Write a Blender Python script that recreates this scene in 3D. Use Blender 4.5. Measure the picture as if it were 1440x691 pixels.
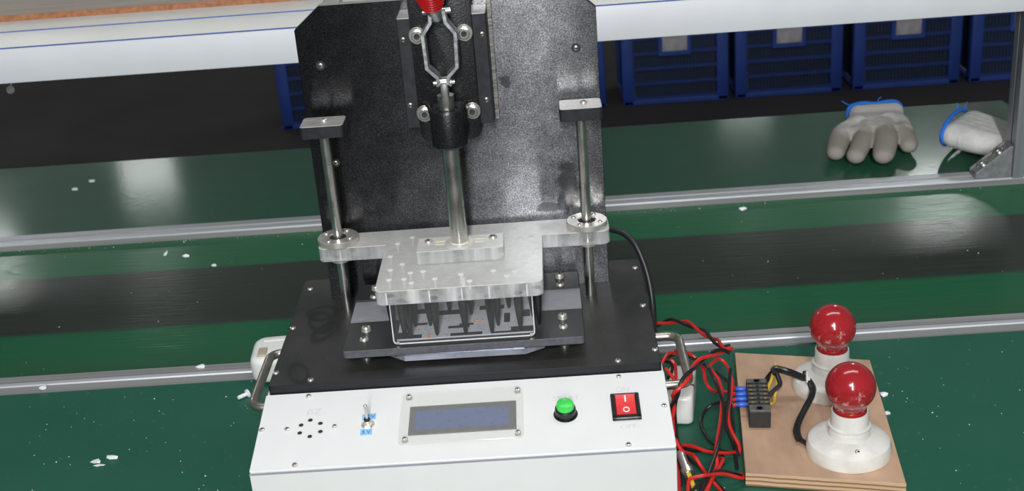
import bpy, bmesh, math, random
from mathutils import Vector, Matrix, Quaternion, noise as mnoise
random.seed(7)
for o in list(bpy.data.objects): bpy.data.objects.remove(o)
S = bpy.context.scene
COL = S.collection
PI = math.pi

# ------------------------------------------------------------------ camera
cam_d = bpy.data.cameras.new('camera')
cam_d.sensor_width = 36.0
cam_d.lens = 1826.0 / 1440.0 * 36.0
cam_d.clip_start = 0.05
cam_d.clip_end = 100
cam_d.dof.use_dof = True
cam_d.dof.focus_distance = 1.30
cam_d.dof.aperture_fstop = 13.0
cam = bpy.data.objects.new('camera', cam_d)
COL.objects.link(cam)
Rm = Matrix(((0.9973097377, 0.0661046740, 0.0316774234),
             (0.0030190223, 0.3947371674, -0.9187891239),
             (-0.0732405120, 0.9164129750, 0.3934756494)))
cam.matrix_world = Matrix.Translation((0.0934, -0.9801, 0.7341)) @ Rm.to_4x4()
S.camera = cam

# ------------------------------------------------------------------ world, lights, exposure
W = bpy.data.worlds.new('hall_light'); S.world = W; W.use_nodes = True
wn = W.node_tree.nodes; wl_ = W.node_tree.links
bg = wn['Background']
bg.inputs['Color'].default_value = (0.80, 0.86, 0.92, 1)
bg.inputs['Strength'].default_value = 0.15
S.view_settings.view_transform = 'Standard'
S.view_settings.look = 'None'
S.view_settings.gamma = 1.0
S.view_settings.exposure = 0.0
S.view_settings.use_curve_mapping = False

def area(name, loc, target, sx, sy, power, col=(1, 1, 1)):
    d = bpy.data.lights.new(name, 'AREA'); d.shape = 'RECTANGLE'; d.size = sx; d.size_y = sy
    d.energy = power; d.color = col
    o = bpy.data.objects.new(name, d); COL.objects.link(o)
    o.location = loc
    o.rotation_euler = (Vector(target) - Vector(loc)).to_track_quat('-Z', 'Y').to_euler()
    return o
# flash beside the lens, and the fluorescent rows of the hall ceiling
area('camera_flash', (0.075, -1.02, 0.90), (0.10, 0.35, 0.10), 0.10, 0.06, 6.5, (1.0, 0.98, 0.96))
area('ceiling_lamp', (0.03, -4.5, 2.6), (0.05, 0.3, 0.2), 0.22, 3.0, 200, (0.95, 0.98, 1.0))
area('ceiling_lamp', (0.4, 0.6, 2.5), (0.2, 0.6, 0.0), 0.30, 2.4, 22, (0.95, 0.98, 1.0))
for lx, ly, lp in ((-3.50, 10.0, 6), (2.0, 10.9, 3), (-4.15, 7.9, 14), (2.95, 7.97, 17)):
    area('ceiling_lamp', (lx, ly, 3.0), (lx * 0.3, 2.5, 0.0), 0.45, 0.35, lp, (0.95, 1.0, 0.97))

# ------------------------------------------------------------------ materials
def new_mat(name):
    m = bpy.data.materials.new(name); m.use_nodes = True
    nt = m.node_tree
    return m, nt, nt.nodes, nt.links, nt.nodes['Principled BSDF']
def N(nt, t, **kw):
    n = nt.nodes.new(t)
    for k, v in kw.items():
        if k in n.inputs: n.inputs[k].default_value = v
        else: setattr(n, k, v)
    return n
def c4(c): return (c[0], c[1], c[2], 1)
def srgb(r, g, b):
    f = lambda v: (v / 255 / 12.92) if v <= 10 else ((v / 255 + .055) / 1.055) ** 2.4
    return (f(r), f(g), f(b))
def mixc(nt, fac, a, b):
    n = nt.nodes.new('ShaderNodeMix'); n.data_type = 'RGBA'
    for s, v in ((0, fac), (6, a), (7, b)):
        if hasattr(v, 'links'): nt.links.new(v, n.inputs[s])
        else: n.inputs[s].default_value = v
    return n.outputs[2]
def ramp(nt, src, stops):
    n = nt.nodes.new('ShaderNodeValToRGB')
    e = n.color_ramp.elements
    while len(e) < len(stops): e.new(0.5)
    for i, (p, c) in enumerate(stops):
        e[i].position = p
        e[i].color = c4(c) if isinstance(c, tuple) else (c, c, c, 1)
    nt.links.new(src, n.inputs[0])
    return n.outputs[0]
def math_n(nt, op, a, b=None):
    n = nt.nodes.new('ShaderNodeMath'); n.operation = op
    for i, v in ((0, a), (1, b)):
        if v is None: continue
        if hasattr(v, 'links'): nt.links.new(v, n.inputs[i])
        else: n.inputs[i].default_value = v
    return n.outputs[0]
def coord(nt, scale=(1, 1, 1), loc=(0, 0, 0)):
    t = nt.nodes.new('ShaderNodeTexCoord')
    m = nt.nodes.new('ShaderNodeMapping')
    m.inputs['Scale'].default_value = scale
    m.inputs['Location'].default_value = loc
    nt.links.new(t.outputs['Object'], m.inputs[0])
    return m.outputs[0]
def noise_n(nt, vec, scale, detail=3, rough=.5):
    n = N(nt, 'ShaderNodeTexNoise', Scale=scale, Detail=detail, Roughness=rough)
    nt.links.new(vec, n.inputs['Vector'])
    return n.outputs['Fac']
def bump_n(nt, h, strength, dist=.001):
    n = N(nt, 'ShaderNodeBump', Strength=strength, Distance=dist)
    nt.links.new(h, n.inputs['Height'])
    return n.outputs[0]
def mat(name, col, rough=.5, metal=0.0, var=.10, scale=60, bump=0, bscale=600, spec=.5, stretch=(1, 1, 1), **kw):
    m, nt, ns, lk, p = new_mat(name)
    v = coord(nt, stretch)
    f = noise_n(nt, v, scale)
    lo = tuple(max(0, c * (1 - var)) for c in col); hi = tuple(min(1, c * (1 + var)) for c in col)
    lk.new(ramp(nt, f, [(.3, lo), (.7, hi)]), p.inputs['Base Color'])
    r = ramp(nt, f, [(.3, max(0, rough - .05)), (.7, min(1, rough + .05))])
    lk.new(r, p.inputs['Roughness'])
    p.inputs['Metallic'].default_value = metal
    p.inputs['Specular IOR Level'].default_value = spec
    if bump: lk.new(bump_n(nt, noise_n(nt, v, bscale), bump), p.inputs['Normal'])
    for k, val in kw.items(): p.inputs[k.replace('_', ' ')].default_value = val
    return m

M = {}
M['white_paint'] = mat('white_powder_paint', (.80, .80, .785), .42, var=.015, scale=30, bump=.04, bscale=1500)
M['steel'] = mat('polished_steel', (.78, .76, .72), .3, 1, var=.05)
M['nickel'] = mat('nickel', (.76, .73, .67), .34, .75, var=.08)
M['zinc'] = mat('zinc_plate', (.62, .64, .65), .38, 1, var=.2, scale=200)
M['recess'] = mat('dark_recess', (.02, .02, .02), .7, var=.1)
M['handle_steel'] = mat('dull_handle_steel', (.52, .49, .42), .36, 1, var=.15, scale=90)
M['black_plastic'] = mat('black_plastic', (.012, .012, .013), .35, var=.15)
M['black_rubber'] = mat('black_cable_rubber', (.013, .013, .014), .42, var=.2)
M['black_wire'] = mat('black_wire_sleeve', (.012, .012, .013), .36, var=.2)
M['red_wire'] = mat('red_wire_sleeve', (.62, .022, .018), .38, var=.12)
M['yellow_wire'] = mat('yellow_wire_sleeve', (.58, .38, .03), .4, var=.1)
M['blue_crimp'] = mat('blue_crimp_sleeve', (.03, .12, .60), .35, var=.1)
M['cast_black'] = mat('speckled_black_casting', (.010, .010, .011), .30, var=.5, scale=700, bump=.35, bscale=1500)
M['anodized'] = mat('black_anodized_block', (.020, .021, .025), .42, var=.12, scale=120)
M['anodized_face'] = mat('worn_anodized_top_with_glare', (.50, .48, .45), .42, .6, var=.18, scale=70, stretch=(1, 6, 1))  # scratched anodizing, with overhead glare painted in as pale grey
M['brushed_edge'] = mat('brushed_plate_edge', (.42, .40, .38), .35, .9, var=.3, scale=160, stretch=(1, 1, 6))
M['grey_board'] = mat('grey_laminate', (.29, .29, .315), .45, var=.12, scale=90, stretch=(1, 6, 1))
M['under_sheet'] = mat('grey_under_sheet', (.42, .44, .52), .3, .5, var=.25, scale=80, stretch=(.5, 6, 1))
M['aluminium'] = mat('matt_aluminium', (.62, .63, .65), .42, .5, var=.10, scale=24, stretch=(.15, 6, 6))
M['aluminium_grey'] = mat('grey_aluminium_lip', (.34, .335, .33), .5, .4, var=.12, scale=24, stretch=(.15, 6, 6))
M['cast_aluminium'] = mat('cast_aluminium', (.32, .32, .33), .5, .6, var=.15, scale=120, bump=.2)
M['beam_white'] = mat('white_beam_enamel', (.80, .81, .84), .38, var=.02, scale=14)
M['beam_cream'] = mat('cream_beam_top', (.80, .79, .73), .4, var=.03, scale=10)
M['blue_film'] = mat('blue_film_edge', (.04, .10, .42), .4, var=.2)
M['orange_edge'] = mat('orange_board_edge', (.40, .16, .07), .6, var=.3, scale=120)
M['shelf_wood'] = mat('grey_brown_shelf_board', (.36, .30, .25), .6, var=.18, scale=10, stretch=(.4, 5, 1))
M['porcelain'] = mat('white_porcelain', (.77, .745, .69), .28, var=.09, scale=55)
M['white_plastic'] = mat('white_plastic', (.80, .79, .75), .32, var=.03, scale=40)
M['beige'] = mat('beige_switch', (.45, .38, .29), .4, var=.1)
M['red_grip'] = mat('red_rubber_grip', (.42, .008, .010), .3, var=.15)
M['green_button'] = mat('green_button_plastic', (.05, .66, .09), .3, var=.08, scale=150)
M['red_rocker'] = mat('red_rocker_plastic', (.78, .045, .045), .28, var=.06, scale=150)
M['white_mark'] = mat('white_print', (.85, .82, .80), .5, var=.02)
M['grey_print'] = mat('faint_grey_print', (.66, .66, .64), .5, var=.05)
M['sticker'] = mat('light_blue_sticker', (.24, .54, .88), .5, var=.04)
M['ink'] = mat('blue_ink', (.05, .10, .30), .5, var=.1)
M['lcd_frame'] = mat('display_black_frame', (.055, .054, .053), .45, var=.2, scale=150)
M['lcd_blue'] = mat('display_blue_glass', (.040, .080, .225), .3, var=.08, scale=120)
M['cut_black'] = mat('board_black_cutout', (.022, .022, .024), .5, var=.2)
M['orange_led'] = mat('orange_component', (.75, .22, .05), .4, var=.1)
M['paper'] = mat('white_scrap', (.82, .83, .85), .6, var=.05)
M['glove_knit'] = mat('white_cotton_knit', (.78, .76, .72), .85, var=.10, scale=60, bump=.5, bscale=500)
M['blue_hem'] = mat('blue_hem_thread', (.02, .20, .80), .8, var=.2, scale=300, bump=.5)
M['cable_tie'] = mat('clear_cable_tie', (.70, .70, .68), .4, var=.05)
M['brass'] = mat('brass_terminal', (.42, .36, .22), .35, .8, var=.2, scale=300)
M['terminal_grey'] = mat('dark_grey_terminal', (.022, .022, .022), .4, var=.2, scale=200)
M['terminal_face'] = mat('dusty_terminal_cover', (.12, .12, .11), .38, var=.3, scale=200)
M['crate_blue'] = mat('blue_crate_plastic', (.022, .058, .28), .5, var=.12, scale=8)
M['crate_dark'] = mat('dark_blue_crate_lattice', (.014, .027, .066), .7, var=.3, scale=8)  # darker blue for the crate's inner walls and lattice bars
M['paper_label'] = mat('worn_paper_label', (.42, .39, .40), .7, var=.25, scale=30)
M['white_specks'] = M['paper']

def cast_mat():
    m, nt, ns, lk, p = new_mat('speckled_black_casting')
    f = noise_n(nt, coord(nt), 950, 2, .6)
    lk.new(ramp(nt, f, [(.62, (.007, .007, .008)), (.78, (.13, .125, .13))]), p.inputs['Base Color'])  # tiny sparkles of the casting painted in as pale specks
    p.inputs['Roughness'].default_value = .34
    lk.new(bump_n(nt, noise_n(nt, coord(nt), 500, 2), .35, .0006), p.inputs['Normal'])
    return m
M['cast_black'] = cast_mat()
M['post_grey'] = mat('grey_aluminium_post', (.30, .31, .32), .42, .5, var=.08, scale=24, stretch=(6, 6, .15))
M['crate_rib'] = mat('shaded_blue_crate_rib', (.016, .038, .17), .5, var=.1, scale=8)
M['circuit'] = mat('grey_circuit_board', (.46, .46, .50), .42, var=.08, scale=60)
M['deck'] = mat('pale_shelf_deck', (.50, .49, .52), .5, var=.05, scale=8)
def glove_mat():                                   # knit with grey soiled palm and fingers
    m, nt, ns, lk, p = new_mat('soiled_cotton_knit')
    v = coord(nt)
    big = noise_n(nt, v, 22, 4, .6)
    t = ns.new('ShaderNodeTexCoord'); sx = ns.new('ShaderNodeSeparateXYZ'); lk.new(t.outputs['Object'], sx.inputs[0])
    g = math_n(nt, 'ADD', math_n(nt, 'MULTIPLY', sx.outputs[1], -7.0), big)
    lk.new(ramp(nt, g, [(.38, (.80, .77, .72)), (.75, (.37, .335, .29))]), p.inputs['Base Color'])
    p.inputs['Roughness'].default_value = .9
    lk.new(bump_n(nt, noise_n(nt, v, 450), .6), p.inputs['Normal'])
    return m
M['glove_soiled'] = glove_mat()

def green_mat(name, col, col2, rough, specks=.0, patch=6, streak=(1, 1, 1), spec=.35, coat=.3):
    m, nt, ns, lk, p = new_mat(name)
    v = coord(nt, streak)
    f = noise_n(nt, v, patch, 5, .62)
    base = ramp(nt, f, [(.32, col), (.72, col2)])
    f2 = noise_n(nt, coord(nt), 130, 2, .5)
    base = mixc(nt, ramp(nt, f2, [(.66, 0.0), (.80, specks)]), base, c4((.10, .19, .15)))
    lk.new(base, p.inputs['Base Color'])
    lk.new(ramp(nt, f, [(.3, rough - .06), (.7, rough + .10)]), p.inputs['Roughness'])
    bb = bump_n(nt, noise_n(nt, coord(nt), 90, 5), .09)
    lk.new(bb, p.inputs['Normal']); lk.new(bb, p.inputs['Coat Normal'])
    p.inputs['Specular IOR Level'].default_value = spec
    p.inputs['Coat Weight'].default_value = coat
    p.inputs['Coat Roughness'].default_value = .11
    return m
M['mat_near'] = green_mat('green_worktop_mat', (.011, .096, .056), (.019, .108, .068), .45, .55, 5, coat=.0)
M['mat_far'] = green_mat('green_far_worktop_mat', (.012, .115, .058), (.044, .112, .070), .46, .2, 4, spec=.12, coat=.32)

def belt_mat():
    m, nt, ns, lk, p = new_mat('green_belt_with_black_worn_lane')
    v = coord(nt, (1.0, 26, 1))
    f = noise_n(nt, v, 7, 5, .6)
    green = ramp(nt, f, [(.30, (.010, .094, .036)), (.75, (.018, .108, .050))])
    t = ns.new('ShaderNodeTexCoord'); sx = ns.new('ShaderNodeSeparateXYZ')
    lk.new(t.outputs['Object'], sx.inputs[0])
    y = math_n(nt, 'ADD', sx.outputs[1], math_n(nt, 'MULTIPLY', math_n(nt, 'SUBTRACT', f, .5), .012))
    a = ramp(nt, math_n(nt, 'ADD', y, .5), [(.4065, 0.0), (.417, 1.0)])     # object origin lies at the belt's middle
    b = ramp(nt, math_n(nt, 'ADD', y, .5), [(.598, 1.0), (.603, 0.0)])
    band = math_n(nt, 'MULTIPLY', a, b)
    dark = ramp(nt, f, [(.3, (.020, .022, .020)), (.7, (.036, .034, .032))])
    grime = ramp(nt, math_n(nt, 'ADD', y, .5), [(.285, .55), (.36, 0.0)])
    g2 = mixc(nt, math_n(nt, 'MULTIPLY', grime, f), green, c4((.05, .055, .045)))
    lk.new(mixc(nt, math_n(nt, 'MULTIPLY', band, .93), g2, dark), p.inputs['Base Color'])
    lk.new(ramp(nt, f, [(.3, .34), (.7, .46)]), p.inputs['Roughness'])
    p.inputs['Specular IOR Level'].default_value = .14
    p.inputs['Coat Weight'].default_value = .22
    p.inputs['Coat Roughness'].default_value = .12
    bb = bump_n(nt, noise_n(nt, coord(nt, (1, 14, 1)), 16, 4), .30, .0012)
    lk.new(bb, p.inputs['Normal']); lk.new(bb, p.inputs['Coat Normal'])
    return m
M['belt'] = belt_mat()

def back_plate_mat():
    m, nt, ns, lk, p = new_mat('brushed_black_anodized_plate')
    v = coord(nt, (26, 1, 3))
    f = noise_n(nt, coord(nt), 700, 3, .7)
    f = math_n(nt, 'ADD', math_n(nt, 'MULTIPLY', f, .8), math_n(nt, 'MULTIPLY', noise_n(nt, coord(nt), 60, 4, .7), .2))
    base = ramp(nt, f, [(.30, (.026, .026, .028)), (.5, (.088, .088, .093)), (.72, (.23, .23, .24))])
    # greasy rubbed-off patch near the right rod, and two small ones
    t = ns.new('ShaderNodeTexCoord'); sx = ns.new('ShaderNodeSeparateXYZ'); lk.new(t.outputs['Object'], sx.inputs[0])
    wob = math_n(nt, 'MULTIPLY', math_n(nt, 'SUBTRACT', noise_n(nt, coord(nt), 55, 5, .7), .5), 3.2)
    for (cx, cz, ra, rb) in ((.1120, -.0440, .0130, .0300), (.0900, -.0700, .0120, .0060), (.0560, .0700, .0070, .0070)):
        u = math_n(nt, 'MULTIPLY', math_n(nt, 'SUBTRACT', sx.outputs[0], cx), 1 / ra); v2 = math_n(nt, 'MULTIPLY', math_n(nt, 'SUBTRACT', sx.outputs[2], cz), 1 / rb)
        q = math_n(nt, 'ADD', math_n(nt, 'SQRT', math_n(nt, 'ADD', math_n(nt, 'MULTIPLY', u, u), math_n(nt, 'MULTIPLY', v2, v2))), wob)
        base = mixc(nt, ramp(nt, q, [(.75, .75), (1.2, 0.0)]), base, c4((.024, .024, .026)))
    lk.new(base, p.inputs['Base Color'])
    p.inputs['Metallic'].default_value = 1.0
    g = noise_n(nt, coord(nt), 24, 4, .7)
    lk.new(ramp(nt, g, [(.3, .19), (.75, .23)]), p.inputs['Roughness'])
    p.inputs['Anisotropic'].default_value = .97
    tg = ns.new('ShaderNodeCombineXYZ'); tg.inputs[2].default_value = 1.0      # brushing runs sideways, so gloss spreads up and down
    lk.new(tg.outputs[0], p.inputs['Tangent'])
    lk.new(bump_n(nt, noise_n(nt, coord(nt), 900, 2), .03, .0002), p.inputs['Normal'])
    return m
M['back_plate'] = back_plate_mat()

def top_plate_mat():
    m, nt, ns, lk, p = new_mat('dusty_black_top_plate')
    f = noise_n(nt, coord(nt), 14, 5, .65)
    g = noise_n(nt, coord(nt), 420, 2, .6)
    base = ramp(nt, f, [(.3, (.013, .0125, .012)), (.75, (.040, .0375, .035))])
    base = mixc(nt, ramp(nt, g, [(.62, 0.0), (.78, .5)]), base, c4((.12, .115, .105)))
    # oily loops left on the dust: rings in the plate's own coordinates
    t = ns.new('ShaderNodeTexCoord'); sx = ns.new('ShaderNodeSeparateXYZ'); lk.new(t.outputs['Object'], sx.inputs[0])
    wob = math_n(nt, 'MULTIPLY', math_n(nt, 'SUBTRACT', noise_n(nt, coord(nt), 60), .5), .7)
    for (cx, cy, ra, rb, th) in ((-.1550, .0100, .0110, .0240, .25), (-.1480, -.0120, .0100, .0220, -.35), (-.1620, -.0980, .0085, .0190, .3), (-.1560, .0330, .0150, .0150, 0)):
        co, si = math.cos(th), math.sin(th)
        dx = math_n(nt, 'SUBTRACT', sx.outputs[0], cx); dy = math_n(nt, 'SUBTRACT', sx.outputs[1], cy)
        u = math_n(nt, 'ADD', math_n(nt, 'MULTIPLY', dx, co / ra), math_n(nt, 'MULTIPLY', dy, si / ra))
        v2 = math_n(nt, 'ADD', math_n(nt, 'MULTIPLY', dx, -si / rb), math_n(nt, 'MULTIPLY', dy, co / rb))
        q = math_n(nt, 'SQRT', math_n(nt, 'ADD', math_n(nt, 'MULTIPLY', u, u), math_n(nt, 'MULTIPLY', v2, v2)))
        q = math_n(nt, 'ABSOLUTE', math_n(nt, 'ADD', math_n(nt, 'SUBTRACT', q, 1.0), wob))
        base = mixc(nt, ramp(nt, q, [(.10, .75), (.36, 0.0)]), base, c4((.004, .004, .004)))
    lk.new(base, p.inputs['Base Color'])
    p.inputs['Roughness'].default_value = .52
    lk.new(bump_n(nt, g, .12, .0004), p.inputs['Normal'])
    return m
M['top_plate'] = top_plate_mat()

def carrier_mat():
    return mat('dusty_black_carrier', (.030, .030, .031), .46, var=.25, scale=300)
M['carrier'] = carrier_mat()

def clear_mat(name, tint, haze, rough=.08, haze_col=(.75, .76, .74)):
    """clear sheet: see-through with a little dust haze and a gloss"""
    m, nt, ns, lk, p = new_mat(name)
    p.inputs['Base Color'].default_value = c4(haze_col)
    p.inputs['Roughness'].default_value = rough
    tr = ns.new('ShaderNodeBsdfTransparent'); tr.inputs[0].default_value = c4(tint)
    mx = ns.new('ShaderNodeMixShader')
    f = noise_n(nt, coord(nt), 160, 3)
    lk.new(ramp(nt, f, [(.3, haze * .93), (.75, haze * 1.07)]), mx.inputs[0])
    lk.new(tr.outputs[0], mx.inputs[1]); lk.new(p.outputs[0], mx.inputs[2])
    lk.new(mx.outputs[0], ns['Material Output'].inputs[0])
    return m
M['clear_sheet'] = clear_mat('clear_acrylic_sheet', (.98, .985, .985), .025, .06)
M['display_cover'] = clear_mat('clear_display_cover', (.985, .988, .98), .10, .14, (.82, .82, .80))
M['frosted'] = clear_mat('frosted_acrylic', (.90, .91, .90), .63, .22, (.85, .835, .79))
M['frosted_side'] = clear_mat('acrylic_cut_side', (.90, .91, .91), .50, .15, (.78, .79, .79))
def side_mat():
    m, nt, ns, lk, p = new_mat('acrylic_cut_side')
    p.inputs['Base Color'].default_value = c4((.80, .81, .80)); p.inputs['Roughness'].default_value = .16
    tr = ns.new('ShaderNodeBsdfTransparent'); tr.inputs[0].default_value = c4((.95, .955, .955))
    mx = ns.new('ShaderNodeMixShader')
    f = noise_n(nt, coord(nt, (1, 1, .12)), 75, 3)
    lk.new(ramp(nt, f, [(.32, .20), (.52, .38), (.72, .75)]), mx.inputs[0])
    lk.new(tr.outputs[0], mx.inputs[1]); lk.new(p.outputs[0], mx.inputs[2])
    lk.new(mx.outputs[0], ns['Material Output'].inputs[0])
    return m
M['frosted_side'] = side_mat()
M['black_edge'] = mat('clean_black_anodized_edge', (.007, .008, .011), .45, var=.1)
M['carrier_edge'] = mat('worn_grey_carrier_edge', (.10, .10, .115), .45, var=.2, scale=200)
M['seam'] = mat('panel_seam_shadow_gap', (.30, .31, .36), .6, var=.05)
M['hole_white'] = mat('milled_white_acrylic', (.84, .84, .82), .6, var=.06, scale=300)
M['edge_white'] = mat('bright_acrylic_edge', (.82, .84, .84), .35, var=.1, scale=200)
M['glue_cream'] = mat('cream_glue', (.72, .68, .56), .4, var=.1, scale=120)

def bulb_mat():
    m, nt, ns, lk, p = new_mat('chipped_red_bulb_paint')
    v = coord(nt)
    f = noise_n(nt, v, 150, 7, .78)
    big = noise_n(nt, v, 20, 3, .6)
    t = ns.new('ShaderNodeTexCoord'); sx = ns.new('ShaderNodeSeparateXYZ'); lk.new(t.outputs['Object'], sx.inputs[0])
    low = ramp(nt, math_n(nt, 'ADD', math_n(nt, 'MULTIPLY', sx.outputs[2], 9.0), .5), [(.22, .13), (.55, .0)])
    s = math_n(nt, 'ADD', math_n(nt, 'ADD', f, math_n(nt, 'MULTIPLY', math_n(nt, 'SUBTRACT', big, .5), .75)), low)
    red = ramp(nt, big, [(.3, (.31, .010, .014)), (.7, (.40, .020, .026))])
    lk.new(mixc(nt, ramp(nt, s, [(.66, 0.0), (.76, .75)]), red, c4((.66, .52, .50))), p.inputs['Base Color'])
    p.inputs['Roughness'].default_value = .17
    p.inputs['Coat Weight'].default_value = .3
    return m
M['bulb'] = bulb_mat()

def ply_mats():
    top = mat('brown_plywood_face', (.50, .32, .21), .5, var=.22, scale=34, stretch=(1, .35, 1), bump=.12, bscale=160)
    m, nt, ns, lk, p = new_mat('plywood_edge_layers')
    t = ns.new('ShaderNodeTexCoord'); sx = ns.new('ShaderNodeSeparateXYZ'); lk.new(t.outputs['Object'], sx.inputs[0])
    z = math_n(nt, 'MULTIPLY', math_n(nt, 'ADD', sx.outputs[2], .02), 1 / .0048)
    fr = math_n(nt, 'FRACT', math_n(nt, 'ADD', z, math_n(nt, 'MULTIPLY', noise_n(nt, coord(nt), 40), .5)))
    lk.new(ramp(nt, fr, [(.0, (.66, .44, .27)), (.55, (.60, .38, .22)), (.62, (.26, .13, .07)), (.9, (.30, .16, .09)), (1.0, (.62, .42, .26))]), p.inputs['Base Color'])
    p.inputs['Roughness'].default_value = .7
    return top, m
M['ply_top'], M['ply_edge'] = ply_mats()

def floor_mat():
    m, nt, ns, lk, p = new_mat('dark_workshop_floor')
    f = noise_n(nt, coord(nt), 2.2, 6, .6)
    base = ramp(nt, f, [(.3, (.044, .040, .039)), (.75, (.064, .059, .056))])
    t = ns.new('ShaderNodeTexCoord'); sx = ns.new('ShaderNodeSeparateXYZ'); lk.new(t.outputs['Object'], sx.inputs[0])
    a = math_n(nt, 'LESS_THAN', math_n(nt, 'ABSOLUTE', math_n(nt, 'SUBTRACT', sx.outputs[1], 3.45)), .05)
    worn = ramp(nt, noise_n(nt, coord(nt), 3.5, 4), [(.52, 0.0), (.66, .8)])
    lk.new(mixc(nt, math_n(nt, 'MULTIPLY', a, worn), base, c4((.16, .12, .03))), p.inputs['Base Color'])
    p.inputs['Roughness'].default_value = .8
    p.inputs['Specular IOR Level'].default_value = .2
    return m
M['floor'] = floor_mat()

# ------------------------------------------------------------------ mesh builder
def wloc(o):
    v = Vector((0, 0, 0))
    while o is not None:
        v += o.location; o = o.parent
    return v
class MB:
    def __init__(s, X=None): s.v = []; s.f = []; s.fm = []; s.X = X; s.m = 0
    def raw(s, vs, fs, m=None):
        b = len(s.v)
        s.v += [(s.X @ Vector(p)) if s.X is not None else Vector(p) for p in vs]
        s.f += [tuple(i + b for i in f) for f in fs]
        s.fm += [s.m if m is None else m] * len(fs)
        return s
    def from_bm(s, bm, m=None, mfun=None):
        bm.verts.index_update(); bm.normal_update()
        fs = [tuple(v.index for v in f.verts) for f in bm.faces]
        mm = [mfun(f) for f in bm.faces] if mfun else None
        k = len(s.fm)
        s.raw([v.co.copy() for v in bm.verts], fs, m)
        if mm: s.fm[k:] = mm
        bm.free(); return s
    def box(s, x0, x1, y0, y1, z0, z1, bev=0, seg=2, m=None, mfun=None):
        bm = bmesh.new()
        bmesh.ops.create_cube(bm, size=1)
        for v in bm.verts:
            v.co = Vector(((x0 + x1) / 2 + v.co.x * (x1 - x0), (y0 + y1) / 2 + v.co.y * (y1 - y0), (z0 + z1) / 2 + v.co.z * (z1 - z0)))
        if bev: bmesh.ops.bevel(bm, geom=bm.edges[:], offset=bev, segments=seg, profile=.5, affect='EDGES')
        return s.from_bm(bm, m, mfun)
    def prism(s, pts, z0, z1, bev=0, seg=2, m=None, mfun=None, axis='Z'):
        """outline (a,b) extruded along axis; Z: (x,y), X: (y,z), Y: (x,z)"""
        bm = bmesh.new()
        def mp(a, b, c):
            return (a, b, c) if axis == 'Z' else ((c, a, b) if axis == 'X' else (a, c, b))
        lo = [bm.verts.new(mp(a, b, z0)) for a, b in pts]; hi = [bm.verts.new(mp(a, b, z1)) for a, b in pts]
        n = len(pts)
        fl = bm.faces.new(lo); fh = bm.faces.new(hi)
        for i in range(n): bm.faces.new((lo[i], lo[(i + 1) % n], hi[(i + 1) % n], hi[i]))
        bmesh.ops.recalc_face_normals(bm, faces=bm.faces[:])
        if bev:
            es = list(set(list(fl.edges) + list(fh.edges)))
            bmesh.ops.bevel(bm, geom=es, offset=bev, segments=seg, profile=.5, affect='EDGES')
        return s.from_bm(bm, m, mfun)
    def lathe(s, prof, c=(0, 0, 0), axis=(0, 0, 1), seg=24, m=None, capb=True, capt=True):
        q = Vector((0, 0, 1)).rotation_difference(Vector(axis).normalized()); c = Vector(c)
        vs = []; fs = []
        for (r, z) in prof:
            for k in range(seg):
                a = 2 * PI * k / seg
                vs.append(c + q @ Vector((r * math.cos(a), r * math.sin(a), z)))
        n = len(prof)
        for i in range(n - 1):
            for k in range(seg):
                k2 = (k + 1) % seg
                fs.append((i * seg + k, i * seg + k2, (i + 1) * seg + k2, (i + 1) * seg + k))
        if capb: fs.append(tuple(reversed(range(seg))))
        if capt: fs.append(tuple((n - 1) * seg + k for k in range(seg)))
        return s.raw(vs, fs, m)
    def cyl(s, p0, p1, r0, r1=None, seg=20, m=None):
        p0 = Vector(p0); p1 = Vector(p1); d = p1 - p0
        return s.lathe([(r0, 0), (r0 if r1 is None else r1, d.length)], p0, d, seg, m)
    def tube(s, pts, r, seg=8, m=None, closed=False):
        pts = [Vector(p) for p in pts]; n = len(pts)
        rs = r if isinstance(r, (list, tuple)) else [r] * n
        vs = []; fs = []; nrm = None
        for i in range(n):
            if closed: t = pts[(i + 1) % n] - pts[i - 1]
            else: t = pts[min(i + 1, n - 1)] - pts[max(i - 1, 0)]
            t.normalize()
            if nrm is None:
                nrm = t.orthogonal().normalized()
            else:
                nrm = (nrm - t * nrm.dot(t)); nrm.normalize()
            bn = t.cross(nrm)
            for k in range(seg):
                a = 2 * PI * k / seg
                vs.append(pts[i] + (nrm * math.cos(a) + bn * math.sin(a)) * rs[i])
        rng = n if closed else n - 1
        for i in range(rng):
            j = (i + 1) % n
            for k in range(seg):
                k2 = (k + 1) % seg
                fs.append((i * seg + k, i * seg + k2, j * seg + k2, j * seg + k))
        if not closed:
            fs.append(tuple(reversed(range(seg)))); fs.append(tuple((n - 1) * seg + k for k in range(seg)))
        return s.raw(vs, fs, m)
    def sphere(s, c, r, seg=16, rings=10, m=None, sc=(1, 1, 1)):
        bm = bmesh.new(); bmesh.ops.create_uvsphere(bm, u_segments=seg, v_segments=rings, radius=r)
        for v in bm.verts: v.co = Vector((v.co.x * sc[0], v.co.y * sc[1], v.co.z * sc[2])) + Vector(c)
        return s.from_bm(bm, m)
    def mesh(s, name, mats, center):
        me = bpy.data.meshes.new(name)
        me.from_pydata([v - center for v in s.v], [], s.f)
        for m in (mats if isinstance(mats, (list, tuple)) else [mats]): me.materials.append(M[m])
        me.polygons.foreach_set('material_index', s.fm)
        me.polygons.foreach_set('use_smooth', [True] * len(me.polygons))
        me.update()
        try: me.set_sharp_from_angle(angle=math.radians(32))
        except Exception: pass
        return me
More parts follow.
